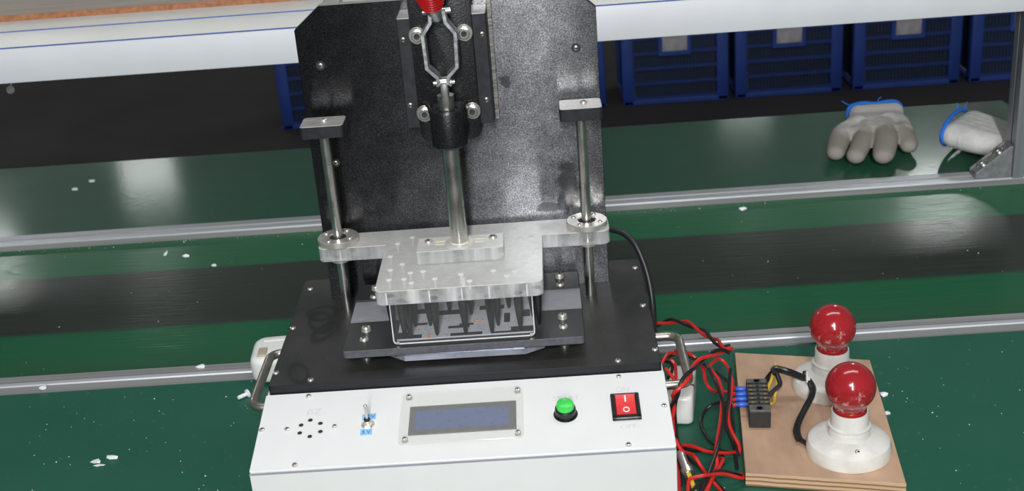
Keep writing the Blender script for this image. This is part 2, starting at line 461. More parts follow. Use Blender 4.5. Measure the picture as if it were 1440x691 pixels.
    def build(s, name, mats, parent=None, origin=None, kind=None, label=None):
        if origin is None:
            lo = Vector([min(v[i] for v in s.v) for i in range(3)]); hi = Vector([max(v[i] for v in s.v) for i in range(3)])
            origin = (lo + hi) / 2
        origin = Vector(origin)
        o = bpy.data.objects.new(name, s.mesh(name, mats, origin)); COL.objects.link(o)
        if parent: o.parent = parent; o.location = origin - wloc(parent)
        else: o.location = origin
        if kind: o['kind'] = kind
        if label: o['label'] = label
        return o
def tag(o, label, cat, group=None):
    o['label'] = label; o['category'] = cat
    if group: o['group'] = group
    return o
def thing(name, label, cat, loc, group=None):
    o = bpy.data.objects.new(name, None); COL.objects.link(o); o.location = loc; o.empty_display_size = .02
    return tag(o, label, cat, group)
def copy_tree(o, parent=None):
    c = o.copy(); COL.objects.link(c)
    if parent is not None: c.parent = parent
    for ch in list(o.children): copy_tree(ch, c)
    return c
def rrect(x0, x1, y0, y1, r, n=5, corners=(1, 1, 1, 1)):
    """rounded rectangle, corners: sw, se, ne, nw"""
    out = []
    for (cx, cy, a0, use, px, py) in ((x0 + r, y0 + r, PI, corners[0], x0, y0), (x1 - r, y0 + r, 1.5 * PI, corners[1], x1, y0),
                                      (x1 - r, y1 - r, 0, corners[2], x1, y1), (x0 + r, y1 - r, .5 * PI, corners[3], x0, y1)):
        if not use: out.append((px, py)); continue
        for k in range(n + 1):
            a = a0 + .5 * PI * k / n
            out.append((cx + r * math.cos(a), cy + r * math.sin(a)))
    return out
def spline(pts, sub=6):
    P = [Vector(p) for p in pts]; P = [P[0] * 2 - P[1]] + P + [P[-1] * 2 - P[-2]]
    out = []
    for i in range(1, len(P) - 2):
        a, b, c, d = P[i - 1], P[i], P[i + 1], P[i + 2]
        for k in range(sub):
            t = k / sub
            out.append(.5 * ((2 * b) + (c - a) * t + (2 * a - 5 * b + 4 * c - d) * t * t + (3 * b - a - 3 * c + d) * t ** 3))
    out.append(P[-2]); return out

# shared screw meshes --------------------------------------------------
def pan_mesh():
    b = MB(); b.lathe([(1, 0), (1, .22), (.86, .48), (.5, .62), (.0001, .66)], seg=14)
    for sx, sy in ((.62, .13), (.13, .62)): b.box(-sx, sx, -sy, sy, .42, .665, m=1)
    return b.mesh('pan_screw', ['nickel', 'recess'], Vector((0, 0, 0)))
def socket_mesh():
    b = MB(); b.lathe([(1, 0), (1, .08), (1.0, .8), (.9, .95), (.55, .95), (.52, .45)], seg=18, capt=False)
    b.lathe([(.54, .44), (.0001, .44)], seg=6, m=1, capb=False)
    b.lathe([(1.62, -.25), (1.62, -.02), (1.5, .06), (1.0, .06)], seg=22, capt=False)
    return b.mesh('socket_bolt', ['steel', 'recess'], Vector((0, 0, 0)))
def ring_screw_mesh():            # countersunk screw: bright rim, dark cross
    b = MB(); b.lathe([(1.0, 0), (1.0, .10), (.92, .16), (.0001, .20)], seg=16)
    for sx, sy in ((.55, .16), (.16, .55)): b.box(-sx, sx, -sy, sy, .05, .24, m=1)
    b.lathe([(1.28, .0), (1.28, .03), (1.02, .03)], seg=16, m=1, capt=False)
    return b.mesh('flat_screw', ['nickel', 'recess'], Vector((0, 0, 0)))
def sunk_mesh():                  # button head deep in a dark counterbore
    b = MB(); b.lathe([(1.25, 0), (1.25, .05), (.70, .02)], seg=18, m=1, capt=False)
    b.lathe([(.74, 0), (.72, .16), (.55, .30), (.30, .36), (.0001, .38)], seg=14)
    for sx, sy in ((.42, .10), (.10, .42)): b.box(-sx, sx, -sy, sy, .25, .39, m=1)
    return b.mesh('sunk_screw', ['steel', 'recess'], Vector((0, 0, 0)))
SUNK = sunk_mesh()
PAN, SOCK, FLAT = pan_mesh(), socket_mesh(), ring_screw_mesh()
def screw(parent, pos, normal, r, me=None, name='screw', spin=None):
    o = bpy.data.objects.new(name, me or PAN); COL.objects.link(o)
    o.parent = parent; o.location = Vector(pos) - wloc(parent)
    q = Vector((0, 0, 1)).rotation_difference(Vector(normal).normalized())
    q = q @ Quaternion((0, 0, 1), random.uniform(0, 1.5) if spin is None else spin)
    o.rotation_mode = 'QUATERNION'; o.rotation_quaternion = q; o.scale = (r, r, r)
    return o
def text_part(txt, size, X, mat_name, parent, name='lettering', thick=.0002):
    cu = bpy.data.curves.new('t', 'FONT'); cu.body = txt; cu.size = size; cu.extrude = thick
    cu.align_x = 'CENTER'; cu.align_y = 'CENTER'; cu.resolution_u = 3
    ob = bpy.data.objects.new('t', cu); COL.objects.link(ob)
    dg = bpy.context.evaluated_depsgraph_get(); dg.update()
    me = bpy.data.meshes.new_from_object(ob.evaluated_get(dg))
    b = MB(X); b.raw([v.co.copy() for v in me.vertices], [tuple(p.vertices) for p in me.polygons])
    bpy.data.objects.remove(ob); bpy.data.curves.remove(cu); bpy.data.meshes.remove(me)
    return b.build(name, mat_name, parent)

# ================================================================== SETTING
b = MB(); b.raw([(-14, -8, -.75), (14, -8, -.75), (14, 14, -.75), (-14, 14, -.75)], [(0, 1, 2, 3)])
b.build('floor', 'floor', origin=(0, 0, -.75), kind='structure')

# near worktop
t = thing('worktop', 'green matted worktop under the white test machine', 'workbench', (0, .1, -.75))
MB().box(-1.3, 1.3, -.15, .381, -.028, 0, .001, 1).build('tabletop', 'mat_near', t, origin=(0, .1, 0))
for x in (-1.2, 1.2):
    for y in (-.11, .33): MB().box(x - .02, x + .02, y - .02, y + .02, -.75, -.028).build('leg', 'aluminium', t)

# conveyor : rails of slotted aluminium and the belt between them
def rail(name, prof, x0, x1, parent, mats, mids):
    b = MB()
    n = len(prof)
    vs = []
    for x in (x0, x1): vs += [(x, y, z) for y, z in prof]
    fs = [(i, (i + 1) % n, n + (i + 1) % n, n + i) for i in range(n)]
    b.raw(vs, fs)
    b.fm = [mids.get(i, 0) for i in range(n)]
    b.raw([(x0, y, z) for y, z in prof], [tuple(reversed(range(n)))]); b.raw([(x1, y, z) for y, z in prof], [tuple(range(n))])
    return b.build(name, mats, parent)
conv = thing('conveyor', 'belt conveyor with a black worn lane between two aluminium rails', 'conveyor', (0, .64, -.75))
P1 = [(.3825, -.05), (.3825, .001), (.3965, .001), (.3975, .0025), (.4045, .0025), (.4055, .001), (.4085, .001), (.4085, -.004), (.4115, -.004), (.4115, .001), (.4235, .001), (.4235, -.05)]
rail('rail', P1, -1.3, 1.3, conv, ['aluminium_grey', 'aluminium'], {3: 1, 2: 1, 4: 1})
P2 = [(.856, -.05), (.856, .002), (.858, .004), (.872, .004), (.873, .0005), (.877, .0005), (.878, .004), (.894, .004), (.896, .002), (.896, -.05)]
rail('rail', P2, -1.3, 1.3, conv, ['aluminium_grey', 'aluminium'], {1: 1, 2: 1, 4: 0, 6: 1, 7: 1})
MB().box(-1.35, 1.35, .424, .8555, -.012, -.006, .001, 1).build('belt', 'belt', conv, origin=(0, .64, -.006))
MB().box(-1.3, 1.3, .43, .85, -.05, -.0125).build('slider_bed', 'cast_aluminium', conv)
for x in (-1.2, 1.2):
    for y in (.403, .876): MB().box(x - .019, x + .019, y - .019, y + .019, -.75, -.05).build('leg', 'aluminium', conv)

# far worktop
t = thing('worktop', 'green matted worktop behind the conveyor where the gloves lie', 'workbench', (0, 1.07, -.75))
MB().box(-1.4, .906, .8995, 1.243, -.03, 0, .001, 1).build('tabletop', 'mat_far', t, origin=(0, 1.07, 0))
for x in (-1.3, .87):
    for y in (.93, 1.2): MB().box(x - .019, x + .019, y - .019, y + .019, -.75, -.03).build('leg', 'aluminium', t)

# overhead shelf on slotted posts
sh = thing('shelf', 'white-fronted shelf on aluminium posts above the conveyor', 'shelf', (0, 1.0, 0))
def post(x, y, z0, z1, parent):
    b = MB(); h = .02; g = .004; d = .008
    pts = []
    for k in range(4):
        a = k * PI / 2
        for (px, py) in ((-h, -h), (-g, -h), (-g, -h + d), (g, -h + d), (g, -h)):
            pts.append((x + px * math.cos(a) - py * math.sin(a), y + px * math.sin(a) + py * math.cos(a)))
    b.prism(pts, z0, z1)
    return b.build('post', 'post_grey', parent)
for x in (.809, -1.12):
    post(x, .876, .004, .262, sh); 
post(1.12, .876, .004, .262, sh)
MB().box(-1.18, 1.18, .84, 1.03, .262, .3135, .0015, 2, m=0, mfun=lambda f: 1 if f.normal.z > .7 else 0).build('beam', ['beam_white', 'beam_cream'], sh)
for (y, z) in ((.8405, .3137), (.946, .3139)):
    MB().box(-1.18, 1.18, y - .0008, y + .0016, z - .0006, z + .0008).build('film_edge', 'blue_film', sh, label='thin blue film edge along the white beam')
MB().box(-1.18, 1.18, 1.030, 1.40, .295, .3134).build('deck', 'deck', sh)
MB().box(-1.18, -.262, 1.0262, 1.40, .3136, .322).build('board', 'shelf_wood', sh)
MB().box(-1.18, -.262, 1.0235, 1.0262, .3138, .3225).build('board_edge', 'orange_edge', sh, label='orange-brown front edge of the shelf board')
# die-cast corner bracket at the post foot
br = MB()
for y in (.861, .887): br.prism([(.735, .0045), (.7885, .0045), (.7885, .052), (.784, .052), (.735, .012)], y, y + .004, .0006, 1, axis='Y')
br.prism([(.735, .0045), (.7885, .0045), (.7885, .0095), (.735, .0095)], .865, .887, axis='Y')
br.prism([(.7838, .0096), (.7885, .0096), (.7885, .052), (.7838, .052)], .865, .887, axis='Y')
br.prism([(.737, .0110), (.7835, .0490), (.7850, .0470), (.7385, .0092)], .8655, .8865, axis='Y')
bk = br.build('corner_bracket', 'cast_aluminium', sh)
for q_ in (.27, .75): screw(bk, (.7362 + .0470 * q_, .876, .0112 + .0384 * q_), (-.64, 0, .77), .0055, SOCK, 'bolt')
# pale tag hanging below the beam
tgo = thing('hang_tag', 'small pale round tag on a thread below the white beam', 'tag', (-.685, .86, .262))
MB().lathe([(.0001, 0), (.0062, .0), (.0062, .0025), (.0001, .0025)], (-.685, .8588, .2475), (0, -1, .35), 16).build('disc', 'terminal_face', tgo)
MB().tube(spline([(-.685, .859, .253), (-.682, .860, .257), (-.672, .861, .2625)], 4), .0004, 5).build('thread', 'paper', tgo)

# ================================================================== CRATES on the far floor
def crate(x0, label, w=.40, with_label=True):
    d = .30; y0 = 3.745; z0 = -.75; h = .34
    c = thing('crate', label, 'crate', (x0 + w / 2, y0 + d / 2, z0), 'blue lattice crates on the floor')
    x1 = x0 + w
    b = MB()
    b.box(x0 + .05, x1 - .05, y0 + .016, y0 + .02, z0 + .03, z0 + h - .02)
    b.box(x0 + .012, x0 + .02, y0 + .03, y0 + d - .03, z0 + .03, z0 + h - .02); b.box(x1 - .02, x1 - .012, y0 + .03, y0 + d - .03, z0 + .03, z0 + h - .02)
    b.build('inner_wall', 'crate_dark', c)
    for sx in (x0, x1 - .045):
        MB().box(sx, sx + .045, y0, y0 + .045, z0, z0 + h, .006, 2).build('corner_post', 'crate_blue', c)
        MB().box(sx, sx + .045, y0 + d - .045, y0 + d, z0, z0 + h, .006, 2).build('corner_post', 'crate_blue', c)
    MB().box(x0, x1, y0, y0 + d, z0, z0 + .02, .004, 1).build('base', 'crate_blue', c)
    b = MB()
    for (ya, yb_) in ((y0 - .003, y0 + .012), (y0 + d - .012, y0 + d + .003)): b.box(x0 - .003, x1 + .003, ya, yb_, z0 + h - .03, z0 + h)
    for (xa, xb) in ((x0 - .003, x0 + .012), (x1 - .012, x1 + .003)): b.box(xa, xb, y0 - .003, y0 + d + .003, z0 + h - .03, z0 + h)
    b.build('rim', 'crate_blue', c)
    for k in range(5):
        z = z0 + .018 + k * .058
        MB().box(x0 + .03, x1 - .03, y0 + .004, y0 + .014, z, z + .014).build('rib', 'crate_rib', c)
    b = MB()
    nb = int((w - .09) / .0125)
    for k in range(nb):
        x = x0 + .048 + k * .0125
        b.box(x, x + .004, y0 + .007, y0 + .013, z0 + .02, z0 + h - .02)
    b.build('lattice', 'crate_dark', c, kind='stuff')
    MB().box(x0 + w / 2 - .062, x0 + w / 2 + .062, y0 - .002, y0 + .012, z0 + .185, z0 + h - .03, .003, 1).build('label_plate', 'crate_blue', c)
    if with_label:
        MB().box(x0 + w / 2 - .046, x0 + w / 2 + .046, y0 - .0035, y0 - .002, z0 + .205, z0 + h - .04).build('paper_label', 'paper_label', c)
    return c
crate(-.905, 'blue lattice crate on the floor left of the black back plate')
crate(-.070, 'blue lattice crate half hidden behind the black back plate')
crate(.392, 'blue lattice crate nearest the right edge of the back plate, label half hidden')
crate(.816, 'blue lattice crate second from the back plate with a square paper label')
crate(1.255, 'blue lattice crate behind the two gloves with a torn paper label')
crate(1.690, 'blue lattice crate cut by the aluminium post at the right')

# ================================================================== TEST MACHINE
mc = thing('test_machine', 'white press-down test machine with black back plate and clear pressing plate', 'machine', (0, .17, 0))
mc_w = wloc(mc)
hp = [(.0, .004), (.0, .1095), (.1045, .1295), (.346, .1295), (.346, .004)]
MB().prism(hp, -.19, .19, .0015, 2, axis='X').build('housing', 'white_paint', mc)
for x in (-.16, .16):
    for y in (.04, .31): MB().cyl((x, y, 0), (x, y, .004), .012).build('foot', 'black_rubber', mc)
# --- control panel, own coordinates u along, v up the slope, w outwards
SL = math.atan2(.02, .1045)
PX = Matrix.Translation((0, 0, .110)) @ Matrix.Rotation(SL, 4, 'X')
PN = (PX.to_3x3() @ Vector((0, 0, 1)))
def pp(u, v, w=0): return PX @ Vector((u, v, w))
pan = MB(PX).prism(rrect(-.190, .190, .0012, .1058, .002, 3), -.0005, .0014, .0005, 1).build('control_panel', 'white_paint', mc)
for (u, v) in ((-.1482, .1000), (-.1864, .0562), (-.1495, .0065), (.1469, .1000), (.1849, .0551), (.1482, .0065)):
    screw(pan, pp(u, v, .0014), PN, .0028)
for (u, v) in ((-.163, .055), (-.1187, .0549)): screw(pan, pp(u, v, .0014), PN, .0026)
hb_ = MB(PX); hb_.lathe([(.0021, 0), (.0021, .0004), (.0014, .0002)], (0, 0, 0), seg=10)
hole_me = None
for (u, v) in ((-.1425, .0658), (-.1325, .0605), (-.1313, .0492), (-.1404, .0434), (-.1504, .0490), (-.1504, .0597)):
    x = MB(PX); x.lathe([(.0021, .0), (.0021, .0003)], (u, v, .0014), seg=10, m=1); x.lathe([(.0025, 0), (.0025, .0002)], (u, v, .0013), seg=12, m=0)
    x.build('sound_hole', ['nickel', 'recess'], pan)
text_part('BZ', .0115, PX @ Matrix.Translation((-.1405, .0765, .0014)), 'grey_print', pan)
text_part('START', .0085, PX @ Matrix.Translation((.0958, .0740, .0014)), 'grey_print', pan)
text_part('ON', .0085, PX @ Matrix.Translation((.1490, .0815, .0014)), 'grey_print', pan)
text_part('OFF', .0085, PX @ Matrix.Translation((.1500, .0300, .0014)), 'grey_print', pan)
MB().box(-.1898, .1898, -.0004, .0012, .1086, .1098).build('seam', 'seam', mc)
# display
dsp = MB(PX).prism(rrect(-.058, .0560, .0212, .0925, .006, 5), .0030, .0050, .0005, 1).build('display_cover', 'display_cover', mc)
MB(PX).box(-.0497, .0493, .0360, .0752, .0012, .0022, .0003, 1).build('display_frame', 'lcd_frame', dsp)
MB(PX).box(-.0437, .0425, .0422, .0680, .0016, .0026).build('screen', 'lcd_blue', dsp)
for (u, v) in ((-.0512, .0863), (.0509, .0867), (-.0518, .0279), (.0506, .0281)):
    screw(dsp, pp(u, v, .0050), PN, .0026)
    MB(PX).cyl((u, v, .0013), (u, v, .0032), .003, seg=12).build('spacer', 'nickel', dsp)
# push button
pb = MB(PX).lathe([(.0112, .0012), (.0112, .0018), (.0094, .0018), (.0096, .0085), (.0090, .0095), (.0082, .0095)], (.0945, .0522, 0), seg=28).build('push_button', 'black_plastic', mc)
MB(PX).lathe([(.0080, .008), (.0080, .0135), (.0074, .0150), (.0055, .0158), (.0001, .0160)], (.0945, .0522, 0), seg=28).build('button_cap', 'green_button', pb, label='glossy green button cap')
# rocker switch
rk = MB(PX)
for (a, b_, c, d) in ((.1367, .1630, .0387, .0440), (.1367, .1630, .0708, .0735), (.1367, .1408, .0387, .0735), (.1592, .1630, .0387, .0735)):
    rk.box(a, b_, c, d, .0012, .0046, .0006, 1)
rk.box(.139, .161, .041, .072, .0012, .002)
rk = rk.build('rocker_switch', 'black_plastic', mc)
MB(PX).prism([(.0442, .002), (.0442, .0043), (.0575, .0035), (.0700, .0056), (.0700, .002)], .1410, .1590, .0004, 1, axis='X').build('rocker', 'red_rocker', rk, label='translucent red rocker')
aR = math.atan2(.0021, .0125)
MB(PX @ Matrix.Translation((.1500, .0648, .00480)) @ Matrix.Rotation(aR, 4, 'X')).box(-.0007, .0007, -.0036, .0036, -.0002, .0004).build('on_mark', 'white_mark', rk)
tor = MB(PX @ Matrix.Translation((.1500, .0506, .00415)))
tor.tube([(.0026 * math.cos(2 * PI * k / 20), .0030 * math.sin(2 * PI * k / 20), 0) for k in range(20)], .0006, 6, closed=True)
tor.build('off_mark', 'white_mark', rk)
# toggle switch and its two stickers
tg = MB(PX); tg.lathe([(.0062, .0014), (.0062, .0020), (.0048, .0020)], (-.0878, .0545, 0), seg=20, capt=False)
tg.lathe([(.0050, .0018), (.0050, .0042), (.0040, .0044)], (-.0878, .0545, 0), seg=6)
tg.lathe([(.0033, .0042), (.0033, .0068), (.0028, .0074)], (-.0878, .0545, 0), seg=16)
tg = tg.build('toggle_switch', 'nickel', mc)
p0 = Vector((-.0878, .0545, .0070)); dl = Vector((.000, .22, 1)).normalized()
MB(PX).lathe([(.0012, 0), (.0013, .006), (.0018, .013), (.0018, .0150), (.0010, .0162)], p0, dl, 12).build('lever', 'steel', tg)
MB(PX).lathe([(.0030, .0060), (.0030, .0085), (.0024, .0088)], (-.0878, .0545, .0), seg=14).build('collar', 'black_plastic', tg)
for (u, v, w_, txt) in ((-.0876, .0655, .0064, '12 V'), (-.0886, .0446, .0054, '5 V')):
    st = MB(PX @ Matrix.Translation((u, v, 0)) @ Matrix.Rotation(.04, 4, 'Z')).box(-w_, w_, -.0040, .0040, .0014, .0017).build('sticker', 'sticker', mc, label='small light blue sticker with handwritten volts beside the toggle')
    text_part(txt, .0058, PX @ Matrix.Translation((u, v - .0003, .0017)), 'ink', st)

# --- black top plate
tp = MB().prism(rrect(-.1872, .1882, .1050, .3465, .002, 3), .1296, .1400, .0006, 1, mfun=lambda f: 0 if f.normal.z > .9 else 1).build('top_plate', ['top_plate', 'black_edge'], mc)
for (x, y) in ((-.1825, .2270), (-.1838, .1309), (-.147, .1121), (.1475, .1116), (.1844, .1297), (.1815, .2272), (.1814, .322), (-.1783, .322)):
    screw(tp, (x, y, .1398), (0, 0, 1), .0031, PAN)
# --- back plate with clipped corners
bp = MB().prism([(-.1500, .1396), (-.1500, .4372), (-.1225, .4600), (.1285, .4600), (.1510, .4385), (.1510, .1396)], .2925, .3045, .0004, 1, axis='Y', mfun=lambda f: 1 if f.normal.z > .9 else 0).build('back_plate', ['back_plate', 'anodized_face'], mc)
MB().box(-.1215, -.1045, .3046, .3360, .4450, .4600, .0005, 1).build('rear_block', 'anodized_face', mc)
for (x, z) in ((-.1283, .3999), (.1292, .3995), (-.1265, .2955), (.1292, .2955)):
    screw(bp, (x, .2924, z), (0, -1, 0), .0038, SUNK)
# --- clamp mounting block and thin side plate behind it
mb = MB().box(-.0432, .0432, .2530, .2926, .3400, .4508, .0008, 1, mfun=lambda f: 1 if f.normal.z > .7 else 0).build('clamp_mount', ['anodized', 'anodized_face'], mc)
for (x, z) in ((-.0383, .4302), (.0383, .4302), (-.0382, .3640), (.0372, .3643)):
    screw(mb, (x, .2529, z), (0, -1, 0), .0034, SUNK)
MB().box(.0434, .0478, .2860, .2926, .3330, .4560, .0003, 1).build('spacer_plate', 'brushed_edge', mc)
# --- toggle clamp
tc = MB()
tc.prism(rrect(-.0300, .0300, .3270, .5050, .010, 4, (1, 1, 0, 0)), .2440, .2531, .0012, 2, axis='Y')
tc.box(-.0170, .0190, .2150, .2445, .3400, .3690, .004, 2)
tc = tc.build('toggle_clamp', 'cast_black', mc)
bar = MB(); bar.lathe([(.0150, .3355), (.0168, .3375), (.0168, .3700), (.0160, .3720), (.0110, .3720), (.0110, .366)], (.001, .205, 0), seg=32)
bar.box(-.0150, .0170, .205, .232, .334, .371, .002, 1)
for sx in (-1, 1): bar.tube(spline([(.001 + sx * .0150, .203, .3700), (.001 + sx * .0165, .204, .3760), (.001 + sx * .0195, .206, .3790)], 4), .0022, 8)
bar.build('plunger_guide', 'cast_black', tc)
for (x, z) in ((-.0233, .4361), (.0219, .4356), (-.0236, .3582), (.0231, .3577)):
    screw(tc, (x, .2400, z), (0, -1, 0), .0052, SOCK, 'bolt')
pl = MB(); pl.cyl((0.001, .205, .2310), (.001, .205, .3500), .0085, seg=28); pl.build('plunger', 'steel', tc)
pl = MB(); pl.cyl((.001, .205, .3500), (.001, .205, .3860), .0080, seg=24); pl.box(-.0028, .0050, .1955, .2065, .3700, .4040, .0015, 2); pl.build('plunger_fork', 'steel', tc)
# bent links: left and right zinc straps
def strap(sx):
    path = [(.0040, .4000), (.0052, .4075), (.0140, .4165), (.0150, .4480), (.0070, .4590), (.0062, .4700)]
    b = MB(); th = .0030; y0, y1 = .1880, .2050
    L = []; R = []
    for i, (a, z) in enumerate(path):
        pa = path[max(i - 1, 0)]; pb_ = path[min(i + 1, len(path) - 1)]
        dx, dz = pb_[0] - pa[0], pb_[1] - pa[1]; l = math.hypot(dx, dz); nx, nz = dz / l * th * .6, -dx / l * th * .6
        L.append((a - nx, z - nz)); R.append((a + nx, z + nz))
    out = [(.0015 + sx * a, z) for a, z in L + R[::-1]]
    b.prism(out, y0, y1, .0003, 1, axis='Y')
    b.lathe([(.0045, 0), (.0045, .0022)], (.0015 + sx * .0048, .197, .4005), (sx, 0, 0), 14)
    return b.build('link', 'zinc', tc)
strap(-1); strap(1)
MB().cyl((-.0085, .197, .4005), (.0115, .197, .4005), .0024, seg=12).build('link_pin', 'steel', tc)
hd = MB(); hd.tube(spline([(.001, .197, .4640), (-.001, .192, .470), (-.002, .186, .478)], 4), .0075, 14); hd.cyl((-.012, .197, .468), (.014, .197, .468), .0030, seg=12)
hd.build('handle_lever', 'zinc', tc)
# ribbed red grip rising towards the viewer
prof = [(.0035, 0), (.0060, .0015)]
z = .003; r = .0085
for k in range(16):
    prof += [(r, z), (r + .0014, z + .0012), (r, z + .0026)]
    z += .0030; r = min(.0150, r + .0011)
prof += [(r * .7, z + .004), (.0001, z + .006)]
MB().lathe(prof, (-.0018, .1880, .4700), (-.03, -.28, 1), 26).build('grip', 'red_grip', tc, label='ribbed red rubber grip')

# --- guide rods with caps and flange bearings
for sx, xc in ((-1, -.129), (1, .1295)):
    g = MB().cyl((xc, .2625, .1398), (xc, .2625, .3400), .0050, seg=24).build('guide_rod', 'steel', mc)
    cb = (xc - .0195, xc + .0235) if sx < 0 else (xc - .0215, xc + .0205)
    cap = MB().prism(rrect(cb[0], cb[1], .2385, .2700, .0035, 4), .3400, .3530, .0006, 1, mfun=lambda f: 1 if f.normal.z > .7 else 0).build('rod_cap', ['anodized', 'anodized_face'], g)
    sc = screw(cap.parent, (xc + .003, .2560, .3530), (0, 0, 1), .0036, PAN)
    fb = MB(); fb.lathe([(.0100, .1985), (.0100, .2005), (.0092, .2010), (.0092, .2040)], (xc, .2625, 0), seg=24, capb=True)
    fb.lathe([(.0206, .2192), (.0212, .2198), (.0212, .2250), (.0206, .2256), (.0098, .2256), (.0094, .2240), (.0060, .2240)], (xc, .2625, 0), seg=36)
    fb = fb.build('flange_bearing', 'nickel', mc)
    MB().lathe([(.0088, .2241), (.0088, .2246), (.0052, .2246)], (xc, .2625, 0), seg=24, capt=False).build('seal', 'recess', fb)
    for k in range(4):
        a = PI / 4 + k * PI / 2 + .25
        screw(fb, (xc + .0155 * math.cos(a), .2625 + .0155 * math.sin(a), .2255), (0, 0, 1), .0024, SOCK if 0 else PAN)

# --- clear pressing plate (tee shaped)
outline = [(-.1490, .2455)] + [(-.0770, .2455), (-.0770, .1400)]
def arc(cx, cy, r, a0, a1, n=5): return [(cx + r * math.cos(a0 + (a1 - a0) * k / n), cy + r * math.sin(a0 + (a1 - a0) * k / n)) for k in range(n + 1)]
out = arc(-.1415, .2530, .0075, PI, 1.5 * PI) + [(-.0785, .2455)] + arc(-.0710, .1400, .0080, PI, 1.5 * PI) + arc(.0735, .1400, .0080, 1.5 * PI, 2 * PI) + [(.0830, .2455)] \
    + arc(.1435, .2530, .0085, 1.5 * PI, 2 * PI) + arc(.1435, .2765, .0085, 0, .5 * PI) + arc(-.1415, .2765, .0075, .5 * PI, PI)
pr = MB().prism(out, .2040, .2190, .0006, 1, mfun=lambda f: 0 if f.normal.z > .7 else 1).build('pressing_plate', ['frosted', 'frosted_side'], mc)
bl = MB().prism(rrect(-.0415, .0445, .1890, .2240, .0012, 2), .2191, .2330, .0005, 1, mfun=lambda f: 0 if f.normal.z > .7 else 1).build('plunger_block', ['frosted', 'frosted_side'], pr)
for (x, y) in ((-.0305, .2120), (.0340, .2130)): screw(pr, (x, y, .2330), (0, 0, 1), .0042, PAN)
sb = MB().lathe([(.0150, .2330), (.0150, .2340), (.0120, .2346), (.0086, .2348)], (.001, .205, 0), seg=28).build('seat_ring', 'frosted', pr)
MB().lathe([(.0098, .2346), (.0092, .2356), (.0086, .2358)], (.001, .205, 0), seg=24).build('glue_ring', 'glue_cream', pr)
for (x0, x1, y) in ((-.024, -.012, .2130), (-.024, -.013, .2060), (.013, .027, .2140), (.013, .026, .2070)):
    MB().prism(rrect(x0, x1, y - .0022, y + .0022, .002, 3), .2330, .2335).build('glue_strip', 'glue_cream', pr)
for (x, y) in ((-.0662, .2471), (-.0707, .2151), (-.0568, .1936), (-.0677, .1816), (-.0473, .1717), (-.0349, .173), (-.067, .1582), (-.0525, .1576), (.0025, .1605), (.0341, .1638),
               (-.0519, .2615), (.054, .2643), (.0606, .2405), (.0715, .2424), (.0746, .1983), (.0666, .1754), (.0699, .1630), (.0548, .1588), (-.0222, .1540), (.0116, .1440), (.0475, .1500), (-.0445, .1480)):
    MB().lathe([(.0009, .2095), (.0012, .2145), (.0026, .2182), (.0028, .21925), (.0012, .21935)], (x, y, 0), seg=12).build('countersunk_hole', 'hole_white', pr)
for x in (-.0472, .0495):
    q = MB(); q.cyl((x, .1335, .2110), (x, .1520, .2110), .0026, seg=12); q.cyl((x, .1325, .2110), (x, .1345, .2110), .0042, seg=16); q.build('clamp_screw', 'steel', pr)
for x in (-.068, -.027, .004, .030, .066):
    MB().box(x - .0007, x + .0007, .1324, .1331, .2045, .2170).build('milled_line', 'edge_white', pr)
# front shield with bright edge
so = rrect(-.0662, .0700, .1612, .2040, .004, 4, (1, 1, 0, 0))
shd = MB().prism(so, .1338, .1362, axis='Y').build('shield', 'clear_sheet', mc, label='clear acrylic sheet hanging below the pressing plate')
path = [(-.0662, .2038)] + arc(-.0622, .1652, .004, PI, 1.5 * PI) + arc(.0660, .1652, .004, 1.5 * PI, 2 * PI) + [(.0700, .2038)]
MB().tube([(x, .1350, z) for x, z in path], [.0004 if z > .1655 else .0007 for x, z in path], 6).build('shield_edge', 'edge_white', shd)
q = MB()
for x in (-.0622, .0668): q.cyl((x, .1325, .1632), (x, .1345, .1632), .0016, seg=10)
q.build('shield_stud', 'steel', shd)
# press pins
for (x, y) in ((-.0677, .1538), (-.0558, .1420), (-.0500, .1400), (-.0470, .1640), (-.0325, .1644), (-.0246, .1430), (.0034, .1420), (.0075, .1839), (.0290, .1400), (.0348, .1552), (.0566, .1420), (.0690, .1692), (.0748, .1524), (-.0610, .1850), (-.0150, .1950), (.0450, .1930)):
    MB().lathe([(.0046, .2040), (.0046, .1980), (.0038, .1850), (.0018, .1660), (.0010, .1640)], (x, y, 0), seg=14).build('press_pin', 'black_plastic', mc)

# --- carrier plate on four screw legs
ca = MB(); ca.prism(rrect(-.1160, .1178, .1270, .1890, .004, 4, (1, 1, 0, 0)), .1525, .1605, .0006, 1, mfun=lambda f: 2 if f.normal.y < -.5 else 0)
ca.prism(rrect(-.1160, .1178, .1880, .2410, .004, 4, (0, 0, 0, 0)), .1525, .1585, .0003, 1, m=1)
ca.prism(rrect(-.1160, .1178, .2400, .2790, .004, 4, (0, 0, 1, 1)), .1525, .1605, .0006, 1)
cp = ca.build('carrier_plate', ['carrier', 'grey_board', 'carrier_edge'], mc)
for sx in (-.0970, .0978):
    for y in (.1695, .2660):
        MB().lathe([(.0050, .1604), (.0050, .1612), (.0046, .1622), (.0046, .1626)], (sx, y, 0), seg=18).build('spacer', 'nickel', cp)
        screw(cp, (sx, y, .1626), (0, 0, 1), .0046, PAN)
    for y in (.1495, .2470):
        screw(cp, (sx, y, .1604), (0, 0, 1), .0046, FLAT if 0 else PAN)
        l = MB(); l.cyl((sx, y, .1400), (sx, y, .1526), .0018, seg=10); l.lathe([(.0050, .1400), (.0050, .1425), (.0030, .1432)], (sx, y, 0), seg=12); l.build('leg', 'steel', cp)
